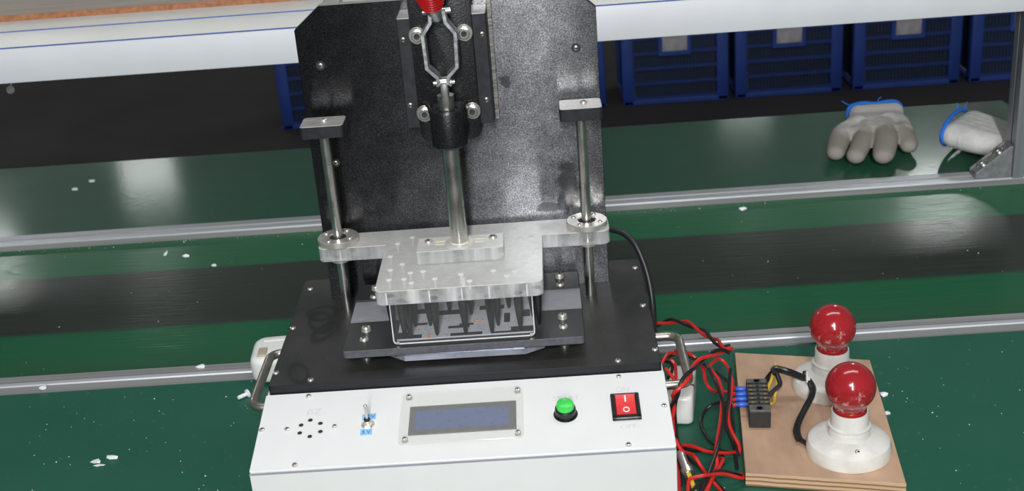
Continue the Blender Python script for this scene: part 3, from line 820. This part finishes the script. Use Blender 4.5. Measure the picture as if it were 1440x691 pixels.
# circuit board lying in the carrier, with stepped black cut-outs and parts
cb = MB().box(-.0640, .0690, .1415, .2360, .1606, .1622, .0003, 1).build('circuit_board', 'circuit', mc)
q = MB()
for (x0, x1, y0, y1) in ((-.066, -.040, .1425, .1500), (-.066, -.050, .150, .1560), (-.012, .019, .1425, .1480), (.029, .047, .1425, .1460), (.047, .069, .1425, .1540), (-.015, .006, .1590, .1640), (-.004, .010, .1640, .1680),
                         (-.030, .0, .1900, .2000), (-.060, -.035, .1960, .2060), (.015, .040, .1960, .2050), (.040, .046, .165, .185), (-.046, -.036, .170, .1750), (.052, .066, .175, .190)):
    q.box(x0, x1, y0, y1, .1600, .1624)
q.build('cutout', 'cut_black', cb)
q = MB()
for (x, y) in ((-.0325, .1475), (-.0330, .1430), (-.0245, .1620), (-.0248, .1580), (.0115, .1690), (.0185, .1720), (.0130, .1740)):
    q.box(x - .0008, x + .0008, y - .0014, y + .0014, .1620, .1632)
q.build('component', 'orange_led', cb, label='tiny orange components on the circuit board')
q = MB()
for k in range(120):
    x = random.uniform(-.060, .066); y = random.uniform(.144, .215)
    q.lathe([(.00045, .1621), (.00045, .1624)], (x, y, 0), seg=6)
q.build('solder_point', 'cut_black', cb, kind='stuff')
q = MB(); q.prism([(-.0735, .1430), (-.0570, .1300), (.0600, .1290), (.0790, .1400), (.0790, .2500), (-.0735, .2500)], .1440, .1500, .0006, 1)
q.prism([(-.0690, .1420), (-.0560, .1320), (.0590, .1310), (.0740, .1410), (.0740, .2500), (-.0690, .2500)], .1500, .1524)
q.build('under_plate', 'under_sheet', mc, label='pale grey bevelled sheet below the carrier')
MB().box(-.06, .06, .17, .24, .1400, .1440).build('under_block', 'anodized', mc)

# --- side handles
for sx, y0, y1, zz in ((-1, .150, .2650, .092), (1, .1440, .2480, .092)):
    X0 = sx * .188; X1 = sx * .2190; rr = .012
    pts = [(X0, y0, zz), (X1 - sx * rr, y0, zz)] + [(X1 - sx * rr + sx * rr * math.sin(a), y0 + rr - rr * math.cos(a), zz) for a in (.4, .8, 1.2, PI / 2)] \
        + [(X1 - sx * rr + sx * rr * math.cos(a), y1 - rr + rr * math.sin(a), zz) for a in (0, .4, .8, 1.2, PI / 2)] + [(X0, y1, zz)]
    MB().tube(pts, .0048, 14).build('handle', 'handle_steel', mc)
# small screws low on the housing sides
screw(mc, (-.190, .02, .07), (-1, 0, 0), .003); screw(mc, (.190, .02, .07), (1, 0, 0), .003)

# ================================================================== CABLES AND WIRES
def cable(name, pts, r, m, label, cat='wire', group=None, sub=6, seg=8):
    o = MB().tube(spline(pts, sub), r, seg).build(name, m)
    return tag(o, label, cat, group)
cable('cable', [(.130, .332, .165), (.146, .322, .1884), (.1572, .315, .1905), (.1703, .305, .1887), (.1806, .295, .1806), (.1880, .285, .1638), (.1925, .275, .1456), (.1945, .265, .1251), (.1950, .262, .100), (.1955, .275, .065), (.1965, .300, .030), (.1965, .340, .0045), (.170, .372, .0045)],
      .0034, 'black_rubber', 'thick black cable arching from the back plate down beside the black top plate', 'cable', seg=12)
A = spline([(.1780, .3600, .012), (.1925, .395, .020), (.2146, .4000, .030), (.2339, .3767, .043), (.2492, .333, .055), (.2594, .2895, .065), (.2664, .2568, .072), (.2715, .2344, .080), (.2674, .2173, .086), (.2554, .2051, .092), (.233, .1719, .101), (.2185, .1350, .109), (.2045, .1190, .100), (.2000, .128, .080), (.1975, .1316, .055), (.1975, .120, .030), (.1990, .080, .008), (.2000, .030, .003)], 10)
def twisted(path, turns, rad, phase):
    out = []; n = len(path); nrm = None
    for i in range(n):
        t = (path[min(i + 1, n - 1)] - path[max(i - 1, 0)]).normalized()
        if nrm is None: nrm = t.orthogonal().normalized()
        else: nrm = (nrm - t * nrm.dot(t)).normalized()
        a = phase + 2 * PI * turns * i / (n - 1)
        out.append(path[i] + (nrm * math.cos(a) + t.cross(nrm) * math.sin(a)) * rad)
    return out
tag(MB().tube(twisted(A, 8, .0022, 0), .0020, 8).build('wire', 'red_wire'), 'red wire of the twisted pair looping over the right handle', 'wire')
tag(MB().tube(twisted(A, 8, .0022, PI), .0020, 8).build('wire', 'black_wire'), 'black wire of the twisted pair looping over the right handle', 'wire')
#WIRES
wires = [
 ('red_wire', 'red wire running down from the twisted loop through the middle of the bundle', [(0.2205, 0.2931, 0.05), (0.2334, 0.283, 0.05), (0.2435, 0.2589, 0.05), (0.2545, 0.2384, 0.05), (0.2593, 0.2145, 0.045), (0.2524, 0.1671, 0.04), (0.2405, 0.1198, 0.03), (0.2392, 0.1061, 0.02), (0.228, 0.0862, 0.006), (.222, .05, .003)]),
 ('black_wire', 'black wire from under the right handle to the board corner by the blue crimps', [(.224, .300, .045), (0.2337, 0.2924, 0.045), (0.2462, 0.2742, 0.045), (0.2588, 0.2591, 0.04), (0.2737, 0.2468, 0.03), (0.2718, 0.2342, 0.022), (.266, .222, .012)]),
 ('red_wire', 'red wire from the right handle to the topmost blue crimp', [(.220, .300, .045), (0.2335, 0.2907, 0.045), (0.247, 0.2752, 0.04), (0.2618, 0.2646, 0.035), (0.2707, 0.255, 0.03), (0.2780, 0.2385, 0.028)]),
 ('black_wire', 'black wire bent into a round loop on the green worktop', [(0.2724, 0.2084, 0.027), (0.2659, 0.2099, 0.03), (0.2584, 0.2094, 0.03), (0.2484, 0.2132, 0.025), (0.2401, 0.208, 0.02), (0.2344, 0.1871, 0.02), (0.2359, 0.1769, 0.015), (0.2396, 0.1661, 0.012), (0.2456, 0.1577, 0.01), (0.2503, 0.1501, 0.006), (0.2485, 0.1331, 0.003)]),
 ('black_wire', 'long black wire crossing beside the central red wire to the lower edge', [(.238, .252, .060), (0.2477, 0.232, 0.06), (0.2536, 0.2215, 0.05), (0.2568, 0.1925, 0.045), (0.254, 0.1585, 0.045), (0.244, 0.1192, 0.04), (0.2338, 0.096, 0.030), (0.2228, 0.0764, 0.018), (0.2118, 0.066, 0.006), (.204, .045, .003)]),
 ('red_wire', 'red wire curving from the bundle to the second blue crimp', [(0.2435, 0.2589, 0.05), (0.2461, 0.2501, 0.045), (0.2462, 0.2403, 0.04), (0.2479, 0.2247, 0.04), (0.2564, 0.2321, 0.03), (0.2665, 0.2343, 0.028), (0.2765, 0.2275, 0.028)]),
 ('red_wire', 'red wire arching up and down along the left edge of the plywood board', [(0.2486, 0.2395, 0.055), (0.2563, 0.2512, 0.055), (0.2641, 0.2581, 0.055), (0.2708, 0.2521, 0.05), (0.2725, 0.228, 0.045), (0.2704, 0.2143, 0.04), (0.2627, 0.1884, 0.03), (0.2626, 0.1739, 0.02), (0.2690, 0.1589, 0.008), (0.2680, 0.1504, 0.003)]),
 ('red_wire', 'short red wire rising to the third blue crimp', [(.256, .182, .030), (0.262, 0.1957, 0.03), (0.2693, 0.2129, 0.028), (0.2753, 0.2175, 0.028)]),
 ('red_wire', 'short red wire rising to the lowest blue crimp', [(0.2571, 0.1754, 0.028), (0.2622, 0.1948, 0.028), (0.2678, 0.203, 0.027), (0.2736, 0.2062, 0.028)]),
 ('black_wire', 'black wire hanging straight down past the left ends of the blue crimps', [(0.2712, 0.2258, 0.06), (0.2659, 0.2012, 0.055), (0.2628, 0.1831, 0.05), (0.2554, 0.1556, 0.04), (0.2572, 0.1472, 0.03), (0.2640, 0.1500, 0.012), (.267, .148, .003)]),
 ('black_wire', 'thin black wire lying against the left side of the plywood board', [(0.2680, 0.2020, 0.03), (0.2670, 0.1821, 0.020), (0.2655, 0.1705, 0.010), (0.2640, 0.1514, 0.003), (0.2620, 0.1244, 0.003)]),
 ('red_wire', 'red wire sagging from the housing corner across to the board', [(.1985, .113, .05), (0.2035, 0.1165, 0.04), (0.2174, 0.1285, 0.03), (0.233, 0.1326, 0.02), (0.251, 0.1399, 0.012), (0.2640, 0.1500, 0.006), (.2670, .156, .004)]),
 ('black_wire', 'black wire sagging from the housing corner across to the board', [(.1985, .116, .045), (0.2035, 0.1215, 0.035), (0.2183, 0.1277, 0.025), (0.2327, 0.1419, 0.015), (0.2537, 0.1486, 0.008), (0.2650, 0.1490, 0.004)]),
 ('red_wire', 'red wire slanting from the housing corner to the bottom of the picture', [(.1990, .104, .055), (0.2045, 0.0978, 0.045), (0.217, 0.1115, 0.03), (0.2236, 0.1065, 0.02), (0.2305, 0.1022, 0.01), (0.2365, 0.0934, 0.006), (0.2432, 0.0774, 0.003), (.250, .045, .003)]),
 ('black_wire', 'black wire slanting from the housing corner to the bottom of the picture', [(.1990, .117, .050), (0.2057, 0.1079, 0.04), (0.2124, 0.1141, 0.025), (0.2261, 0.1135, 0.012), (0.2352, 0.104, 0.005), (0.2459, 0.0771, 0.003), (.256, .045, .003)]),
 ('red_wire', 'red wire lying level across the lower bundle to the plywood edge', [(.204, .050, .028), (0.2076, 0.0685, 0.03), (0.2157, 0.0735, 0.03), (0.224, 0.075, 0.03), (0.2438, 0.0905, 0.02), (0.2635, 0.0989, 0.008), (.2640, .115, .003)]),
 ('black_wire', 'black wire lying level across the lower bundle to the plywood edge', [(.202, .045, .020), (0.2104, 0.0584, 0.026), (0.2223, 0.0721, 0.026), (0.2344, 0.0864, 0.025), (0.2446, 0.0954, 0.02), (0.2640, 0.1076, 0.005)]),
 ('red_wire', 'red wire doubling back to the lower left out of the bundle', [(.2440, .132, .010), (0.2468, 0.1154, 0.02), (0.2331, 0.087, 0.020), (0.2238, 0.0743, 0.012), (0.213, 0.0649, 0.006), (.205, .040, .003)]),
 ('red_wire', 'red wire hugging the right side of the white housing below the handle', [(.200, .190, .085), (0.2077, 0.1665, 0.08), (0.2052, 0.1656, 0.07), (0.2017, 0.1493, 0.06), (0.2000, 0.1277, 0.045), (0.1990, 0.112, 0.025), (.1980, .090, .003)]),
 ('black_wire', 'black wire hugging the right side of the white housing below the handle', [(.203, .195, .078), (0.2100, 0.172, 0.075), (0.2075, 0.161, 0.07), (0.2038, 0.1491, 0.06), (0.2031, 0.1343, 0.045), (0.2034, 0.1211, 0.025), (.2030, .100, .003)]),
 ('red_wire', 'red wire emerging below the black top plate inside the right handle', [(.1915, .190, .088), (0.1965, 0.1945, 0.09), (0.2063, 0.2227, 0.085), (0.217, 0.2386, 0.075), (0.2315, 0.2662, 0.06), (.2450, .262, .050)]),
 ('black_wire', 'black wire emerging below the black top plate inside the right handle', [(.1915, .200, .084), (0.198, 0.2097, 0.085), (0.2078, 0.2271, 0.078), (0.2198, 0.249, 0.068), (0.2332, 0.2546, 0.06), (0.2457, 0.2462, 0.055)]),
 ('red_wire', 'short red wire hanging inside the right handle beside the white plug', [(.197, .247, .064), (0.2061, 0.2412, 0.07), (0.21, 0.2359, 0.07), (0.2135, 0.2305, 0.065), (0.2117, 0.209, 0.06), (0.2096, 0.1943, 0.05)]),
 ('black_wire', 'short black wire curled inside the right handle', [(.197, .255, .058), (0.2039, 0.2521, 0.06), (0.2107, 0.2448, 0.06), (0.2107, 0.2382, 0.055), (0.2062, 0.24, 0.045), (.2000, .235, .040)]),
]
for m, lb, pts in wires:
    cable('wire', pts, .0018, m, lb)
# white plugs left and right of the machine
t = thing('power_strip', 'white rounded power strip end with a beige switch behind the left handle', 'power strip', (-.2, .39, 0))
q = MB(Matrix.Translation((-.2255, .3975, 0)) @ Matrix.Rotation(.06, 4, 'Z'))
q.prism(rrect(-.0490, .090, -.0330, .0330, .016, 6), 0.0012, .034, .008, 4)
q.build('case', 'white_plastic', t)
q = MB(Matrix.Translation((-.2255, .3975, 0)) @ Matrix.Rotation(.06, 4, 'Z'))
q.box(-.0390, -.0285, -.024, -.004, .0325, .0365, .001, 1); q.build('switch', 'beige', t)
q = MB(Matrix.Translation((-.2255, .3975, 0)) @ Matrix.Rotation(.06, 4, 'Z'))
q.prism(rrect(-.036, .086, .016, .0185, .001, 2), .0335, .0349); q.build('ridge', 'white_plastic', t)
t = thing('plug', 'white plug standing between the right handle and the housing', 'plug', (.221, .255, 0))
XP = Matrix.Translation((.2205, .250, 0)) @ Matrix.Rotation(-.18, 4, 'Z')
MB(XP).prism(rrect(-.0150, .0150, -.034, .040, .007, 4), 0.0005, .034, .004, 3).build('plug_body', 'white_plastic', t)
MB(XP).box(-.0153, .0153, -.006, -.0045, .012, .0345).build('seam', 'terminal_face', t)
t = thing('connector', 'steel connector clip on yellow leads at the lower right of the housing', 'connector', (.208, .075, 0))
q = MB(); q.tube(spline([(.2030, .100, .042), (.2055, .090, .036), (.2085, .079, .030)], 4), .0045, 12); q.lathe([(.0060, 0), (.0060, .006)], (.2070, .084, .033), (.25, -.9, -.4), 14); q.build('clip', 'steel', t)
MB().tube(spline([(.2085, .079, .030), (.2115, .066, .022), (.2120, .045, .008), (.212, .02, .003)], 4), .0026, 8).build('lead', 'yellow_wire', t)
MB().tube(spline([(.2060, .079, .028), (.2075, .062, .020), (.2070, .040, .006), (.206, .02, .003)], 4), .0026, 8).build('lead', 'black_wire', t)

# ================================================================== LAMP BOARD
bd = [(.2936, .344), (.2659, .0970), (.4124, .0628), (.4386, .3068)]
o = MB().prism(bd[::-1], .0005, .0150, .0004, 1, mfun=lambda f: 0 if abs(f.normal.z) > .7 else 1).build('plywood_board', ['ply_top', 'ply_edge'], origin=(.352, .203, .0))
tag(o, 'brown plywood board carrying two red bulbs and a terminal block', 'board')
def lamp(cx, cy, label):
    z0 = .0150
    L = thing('lamp', label, 'lamp', (cx, cy, z0), 'red bulbs in white lampholders on the plywood')
    MB().lathe([(.0412, 0), (.0415, .002), (.0412, .009), (.0395, .0135), (.0355, .0165), (.0280, .0190), (.0225, .0210)], (cx, cy, z0), seg=48).build('holder_base', 'porcelain', L)
    MB().lathe([(.0215, .0190), (.0205, .0225), (.0203, .0270), (.0196, .0285), (.0205, .0300), (.0205, .0315), (.0188, .0325), (.0182, .0345), (.0180, .0455), (.0176, .0470), (.0165, .0470), (.0160, .0400)], (cx, cy, z0), seg=36).build('socket', 'porcelain', L)
    pr_ = [(.0150, .0440), (.0152, .0478), (.0155, .0520)]
    R = .0244; zc = .0730
    a0 = -math.acos(.70)
    for k in range(15):
        a = a0 + (PI / 2 - a0) * k / 14
        pr_.append((max(.0001, R * math.cos(a)), zc + R * math.sin(a)))
    bu = MB().lathe(pr_, (cx, cy, z0), seg=40).build('bulb', 'bulb', L)
    MB().lathe([(.0156, .0470), (.0161, .0480), (.0161, .0490), (.0156, .0500)], (cx, cy, z0), seg=30, capb=False, capt=False).build('bulb_cap', 'red_grip', bu)
    n = Vector((.05, -.32, .9)).normalized()
    screw(L, (cx + .002, cy - .0310, z0 + .0178), n, .0026, FLAT)
    return L
lamp(.3725, .1260, 'front red bulb in a white lampholder, white chips on its lower side')
lamp(.3835, .2530, 'rear red bulb in a white lampholder behind the other')
# terminal block with blue crimped leads
TX = Matrix.Translation((.2975, .2115, .0150)) @ Matrix.Rotation(math.radians(-6.4), 4, 'Z')
t = thing('terminal_block', 'dark grey screw terminal block on the plywood with four blue crimps', 'terminal block', (.2975, .2115, .015))
MB(TX).box(-.0110, .0110, -.0340, .0340, 0, .0190, .0008, 1).build('block_body', 'terminal_grey', t)
MB(TX).box(-.0106, .0106, -.0336, .0336, .0190, .0206, .0005, 1).build('cover', 'terminal_face', t)
for k in range(6):
    y = -.021 + k * .0084
    MB(TX).box(-.0112, .0112, y - .0007, y + .0007, .0200, .0222).build('divider', 'terminal_grey', t)
for k in range(5):
    y = -.0168 + k * .0084
    for x in (-.0070, .0070):
        MB(TX).lathe([(.0021, .0204), (.0021, .0216), (.0012, .0219)], (x, y, 0), seg=10).build('terminal_screw', 'brass', t)
    MB(TX).box(-.0014, .0014, y - .0017, y + .0017, .0204, .0212).build('slot', 'recess', t)
for y in (-.0285, .0285): MB(TX).lathe([(.0036, .0204), (.0036, .0212), (.0026, .0212), (.0024, .0206)], (0, y, 0), seg=16).build('fixing_hole', 'terminal_grey', t)
for (x, y) in ((.2785, .2384), (.2768, .2272), (.2755, .2175), (.2738, .2062)):
    d = Vector((.0116, -.0012, 0)); p = Vector((x, y, .028))
    c = MB().lathe([(.0020, 0), (.0026, .001), (.0028, .0055), (.0024, .0110), (.0018, .0118)], p, d, 12).build('crimp', 'blue_crimp', t, label='blue insulated crimp')
    MB().cyl(p + d * .95, p + d * 1.45, .0016, seg=8).build('crimp_tongue', 'nickel', c)
# leads from the block to the lamps
LW = [(.3095, 0.2174, 0.03), (0.3170, 0.2199, 0.035), (0.3226, 0.2229, 0.04), (0.3214, 0.2325, 0.045), (0.3198, 0.2367, 0.048), (0.324, 0.2387, 0.05), (0.3345, 0.2347, 0.048), (0.3459, 0.2348, 0.042), (0.3551, 0.2351, 0.036), (0.3583, 0.2249, 0.032), (0.3549, 0.2122, 0.03), (0.3465, 0.1961, 0.028), (0.335, 0.1756, 0.024), (0.3288, 0.1587, 0.022), (0.3288, 0.1443, 0.02), (0.3335, 0.1350, 0.020)]
c = spline(LW, 8)
cable('wire', [Vector(p) for p in LW], .0026, 'black_wire', 'black lead curving from the terminal block to the front lamp base', sub=8)
cable('wire', [Vector(p) + Vector((-.0030, -.0015, .0022 if i < 9 else .0)) for i, p in enumerate(LW)][3:15], .0022, 'black_wire', 'second black lead lying beside the lead to the front lamp', sub=8)
cable('wire', [(.3095, .200, .030), (.3130, 0.2054, 0.028), (0.3158, 0.2153, 0.03), (0.3190, 0.2224, 0.036), (0.3205, 0.2337, 0.040), (0.3206, 0.2407, 0.044), (0.3213, 0.2427, 0.050), (0.3274, 0.2367, 0.0525)], .0016, 'yellow_wire', 'yellow lead bent upward at the right side of the terminal block')
cable('wire', [(.3095, .228, .030), (.3130, .232, .034), (.3170, .238, .041), (.3195, .2445, .048), (.3225, .246, .051)], .0015, 'yellow_wire', 'short yellow lead at the top of the terminal block')
cable('wire', [(0.3110, 0.246, 0.030), (0.3181, 0.2439, 0.042), (0.3244, 0.241, 0.046), (0.3353, 0.2388, 0.043), (0.3494, 0.2405, 0.035), (0.3530, 0.2470, 0.030), (0.3560, 0.2560, 0.033)], .0030, 'black_wire', 'thick black lead running from the terminal block to the rear lamp base')
tie = MB(); tie.tube([(.3535 + .0012 * math.cos(a) , .2355 + .0065 * math.cos(a), .0385 + .0065 * math.sin(a)) for a in [2 * PI * k / 18 for k in range(18)]], .0011, 6, closed=True); tie.box(.3525, .3555, .2280, .2310, .0385, .0420, .0005, 1)
tag(tie.build('cable_tie', 'cable_tie'), 'clear cable tie around the black lamp leads', 'cable tie')

# ================================================================== GLOVES
def remeshed(mb_, name, mats, origin, voxel=.0022, smooth=6):
    o = mb_.build(name, mats, origin=origin)
    r = o.modifiers.new('r', 'REMESH'); r.mode = 'VOXEL'; r.voxel_size = voxel
    s = o.modifiers.new('s', 'SMOOTH'); s.iterations = smooth; s.factor = .5
    dg = bpy.context.evaluated_depsgraph_get(); dg.update()
    me = bpy.data.meshes.new_from_object(o.evaluated_get(dg))
    o.modifiers.clear(); old = o.data; o.data = me; bpy.data.meshes.remove(old)
    for p in me.polygons: p.use_smooth = True
    me.name = name
    return o
def blobchain(b, pts, sub=5):
    """pts: (x,y,z,r) ; overlapping flattened balls along a spline"""
    P = spline([(p[0], p[1], p[2]) for p in pts], sub); n = len(P)
    for i, p in enumerate(P):
        f = i / (n - 1) * (len(pts) - 1); k = min(int(f), len(pts) - 2); t = f - k
        r = pts[k][3] * (1 - t) + pts[k + 1][3] * t
        b.sphere(p, r, 14, 8, sc=(1, 1, .85))
# glove lying with its fingers towards the viewer
g1 = (.628, 1.05, 0)
b = MB()
for x0, x1, rr in ((-.020, .030, .020), (-.010, .045, .021)):
    pass
for k in range(6):                       # broad back of the hand
    f = k / 5
    blobchain(b, [(-.032 + .076 * f, -.012, .024, .021), (-.022 + .070 * f, .030, .024, .021), (-.006 + .058 * f, .070, .021, .018), (.002 + .058 * f, .100, .024, .0175)], 4)
blobchain(b, [(-.018, .022, .030, .020), (-.050, -.006, .026, .019), (-.068, -.045, .018, .017), (-.074, -.062, .016, .015)], 5)
blobchain(b, [(-.010, .000, .030, .018), (-.030, -.050, .024, .0165), (-.048, -.086, .017, .0155)], 6)
blobchain(b, [(.018, .004, .031, .020), (.008, -.050, .026, .0195), (-.004, -.086, .019, .018), (-.008, -.096, .018, .016)], 6)
blobchain(b, [(.034, .030, .030, .019), (.042, -.010, .026, .018), (.044, -.046, .018, .016), (.043, -.056, .017, .014)], 6)
b.v = [v + Vector(g1) for v in b.v]
gl = remeshed(b, 'work_glove', 'glove_soiled', Vector(g1))
tag(gl, 'soiled white knit glove lying palm up with fingers toward the conveyor rail', 'glove', 'work gloves on the far worktop')
h = MB()
cuff = [(-.0150, .112, .016), (-.0140, .113, .028), (-.008, .114, .0345)] + [(.000 + .064 * t, .115, .0365 + .0012 * math.sin(t * 9)) for t in [k / 8 for k in range(9)]] + [(.071, .114, .034), (.0765, .112, .027), (.0775, .110, .015)]
h.tube([Vector(p) + Vector(g1) for p in spline(cuff, 3)], .0032, 8)
h.tube([Vector(p) + Vector(g1) for p in spline([(-.008, .114, .0345), (-.016, .119, .037), (-.024, .117, .043)], 4)], .0010, 5)
h.tube([Vector(p) + Vector(g1) for p in spline([(.036, .115, .037), (.040, .120, .042), (.043, .118, .045)], 4)], .0010, 5)
h.build('blue_hem', 'blue_hem', gl)
# second glove, cuff to the left, hand behind the post
g2 = (.800, .990, 0)
b = MB()
g2u = Vector((.65, .76, 0)).normalized()
def row(f, w): return g2u * (f * w)
def crow(f, cs):
    return [(c[0] + row(f, c[4]).x, c[1] + row(f, c[4]).y, c[2], c[3]) for c in cs]
for k in range(5):
    f = k / 2 - 1
    blobchain(b, crow(f, [(-.036, .016, .033, .025, .032), (-.014, -.012, .031, .024, .030), (.012, -.034, .027, .022, .026), (.048, -.044, .026, .020, .030), (.082, -.050, .025, .019, .034)]), 4)
for k in range(4):
    f = k / 1.5 - 1
    blobchain(b, [(.080, -.050 + .034 * f, .025, .016), (.122, -.058 + .038 * f, .022, .0145), (.158, -.062 + .042 * f, .016, .0125)], 5)
blobchain(b, [(.060, -.072, .025, .016), (.090, -.094, .020, .0145), (.116, -.104, .015, .013)], 5)
b.v = [v + Vector(g2) for v in b.v]
gl = remeshed(b, 'work_glove', 'glove_knit', Vector(g2))
tag(gl, 'white knit glove with blue cuff half hidden by the aluminium post', 'glove', 'work gloves on the far worktop')
h = MB(); pts = []
u = g2u; cc = Vector((-.049, .031, .0335))
for k in range(24):
    a = 2 * PI * k / 24
    pts.append(cc + u * (.058 * math.cos(a)) + Vector((-.004 * math.cos(a), 0, .0240 * math.sin(a))) + Vector(g2))
h.tube(pts, .0034, 8, closed=True)
for (a, s) in ((.9, .4), (1.3, -.3)):
    p = cc + u * (.058 * math.cos(a)) + Vector((0, 0, .0240 * math.sin(a))) + Vector(g2)
    h.tube(spline([p, p + Vector((s * .006, .004, .007)), p + Vector((s * .012, .002, .012))], 4), .0009, 5)
h.build('blue_hem', 'blue_hem', gl)

# ================================================================== SCRAPS
def scrap(x, y, z, r, label, sc=(1, .7, .5), group='white scraps on the green surfaces'):
    bm = bmesh.new(); bmesh.ops.create_icosphere(bm, subdivisions=1, radius=r)
    for v in bm.verts:
        k = .75 + .5 * random.random(); v.co = Vector((v.co.x * sc[0] * k, v.co.y * sc[1] * k, max(v.co.z * sc[2] * k, -r * .25)))
        v.co += Vector((x, y, z + r * .25))
    b = MB(); b.from_bm(bm)
    tag(b.build('scrap', 'paper'), label, 'scrap', group)
zb = -.006
scrap(-.4148, .2147, 0, .0052, 'left one of the two white crumbs at the lower left of the worktop', (1.2, .8, .35))
scrap(-.3990, .2215, 0, .0058, 'right one of the two white crumbs at the lower left of the worktop', (1.3, .8, .35))
scrap(-.4090, .2080, 0, .0030, 'sliver of white scrap in front of the two crumbs at the lower left', (2.4, .7, .35))
scrap(-.5299, .3867, .002, .0042, 'cream crumb on the near aluminium rail at the far left', (1.3, .9, .8))
scrap(-.3458, .4177, .001, .0048, 'white crumb on the near aluminium rail left of the power strip', (1.3, .9, .6))
scrap(-.7194, 1.1029, 0, .0060, 'white crumb on the far worktop, the one nearer the rail', (1.2, .9, .5))
scrap(-.7000, 1.1387, 0, .0060, 'white crumb on the far worktop below the bright glare', (1.3, .8, .5))
scrap(.3801, .8261, zb, .0052, 'white crumb on the belt by the far rail right of the machine', (1.4, .9, .5))
scrap(-.4525, .7879, zb, .0050, 'white crumb on the belt behind the worn lane, left of the machine', (1.3, .8, .5))
scrap(-.4869, .8015, zb, .0045, 'thin pale shaving on the belt near the far rail', (.6, 2.0, .5))
scrap(-.4018, .7461, zb, .0042, 'white crumb at the edge of the worn lane left of the machine', (1.1, .9, .5))
scrap(.1987, .4837, zb, .0048, 'white crumb on the belt under the twisted wires', (1.4, .9, .5))
scrap(.4411, .2537, 0, .0040, 'white crumb at the right edge of the plywood by the bulbs', (1.2, 1, .6))
scrap(.4340, .2150, 0, .0035, 'white shaving at the right edge of the plywood below the other crumb', (1.4, .8, .6))
b = MB(); X = Matrix.Translation((-.2770, .3370, .0032)) @ Matrix.Rotation(.75, 4, 'Z') @ Matrix.Rotation(PI / 2, 4, 'Y')
b.X = X; b.lathe([(.0022, -.0075), (.0024, -.004), (.0024, .004), (.0030, .0045)], seg=10); b.lathe([(.0052, .0045), (.0052, .0062)], seg=14)
tag(b.build('plastic_rivet', 'paper'), 'small white plastic rivet on the worktop near the left handle', 'rivet')
# fine crumbs nobody could count
b = MB()
rng = random.Random(3)
def inside(x, y): return (-.2 < x < .2 and -.02 < y < .36) or (.26 < x < .45 and .05 < y < .35)
for k in range(420):
    which = rng.random()
    if which < .62: x, y, z = rng.uniform(-.62, .68), rng.uniform(.06, .38), 0
    elif which < .82: x, y, z = rng.uniform(-.8, .8), rng.uniform(.84, .855), zb
    else: x, y, z = rng.uniform(-.8, .8), rng.uniform(.44, .84), zb
    if inside(x, y): continue
    r = rng.choice((.0003, .0003, .0004, .0004, .0005, .0007))
    b.box(x - r, x + r, y - r * .8, y + r * .8, z + .0001, z + r)
o = b.build('fine_crumbs', 'paper'); o['kind'] = 'stuff'; o['label'] = 'fine white crumbs strewn over the green surfaces'; o['category'] = 'crumbs'
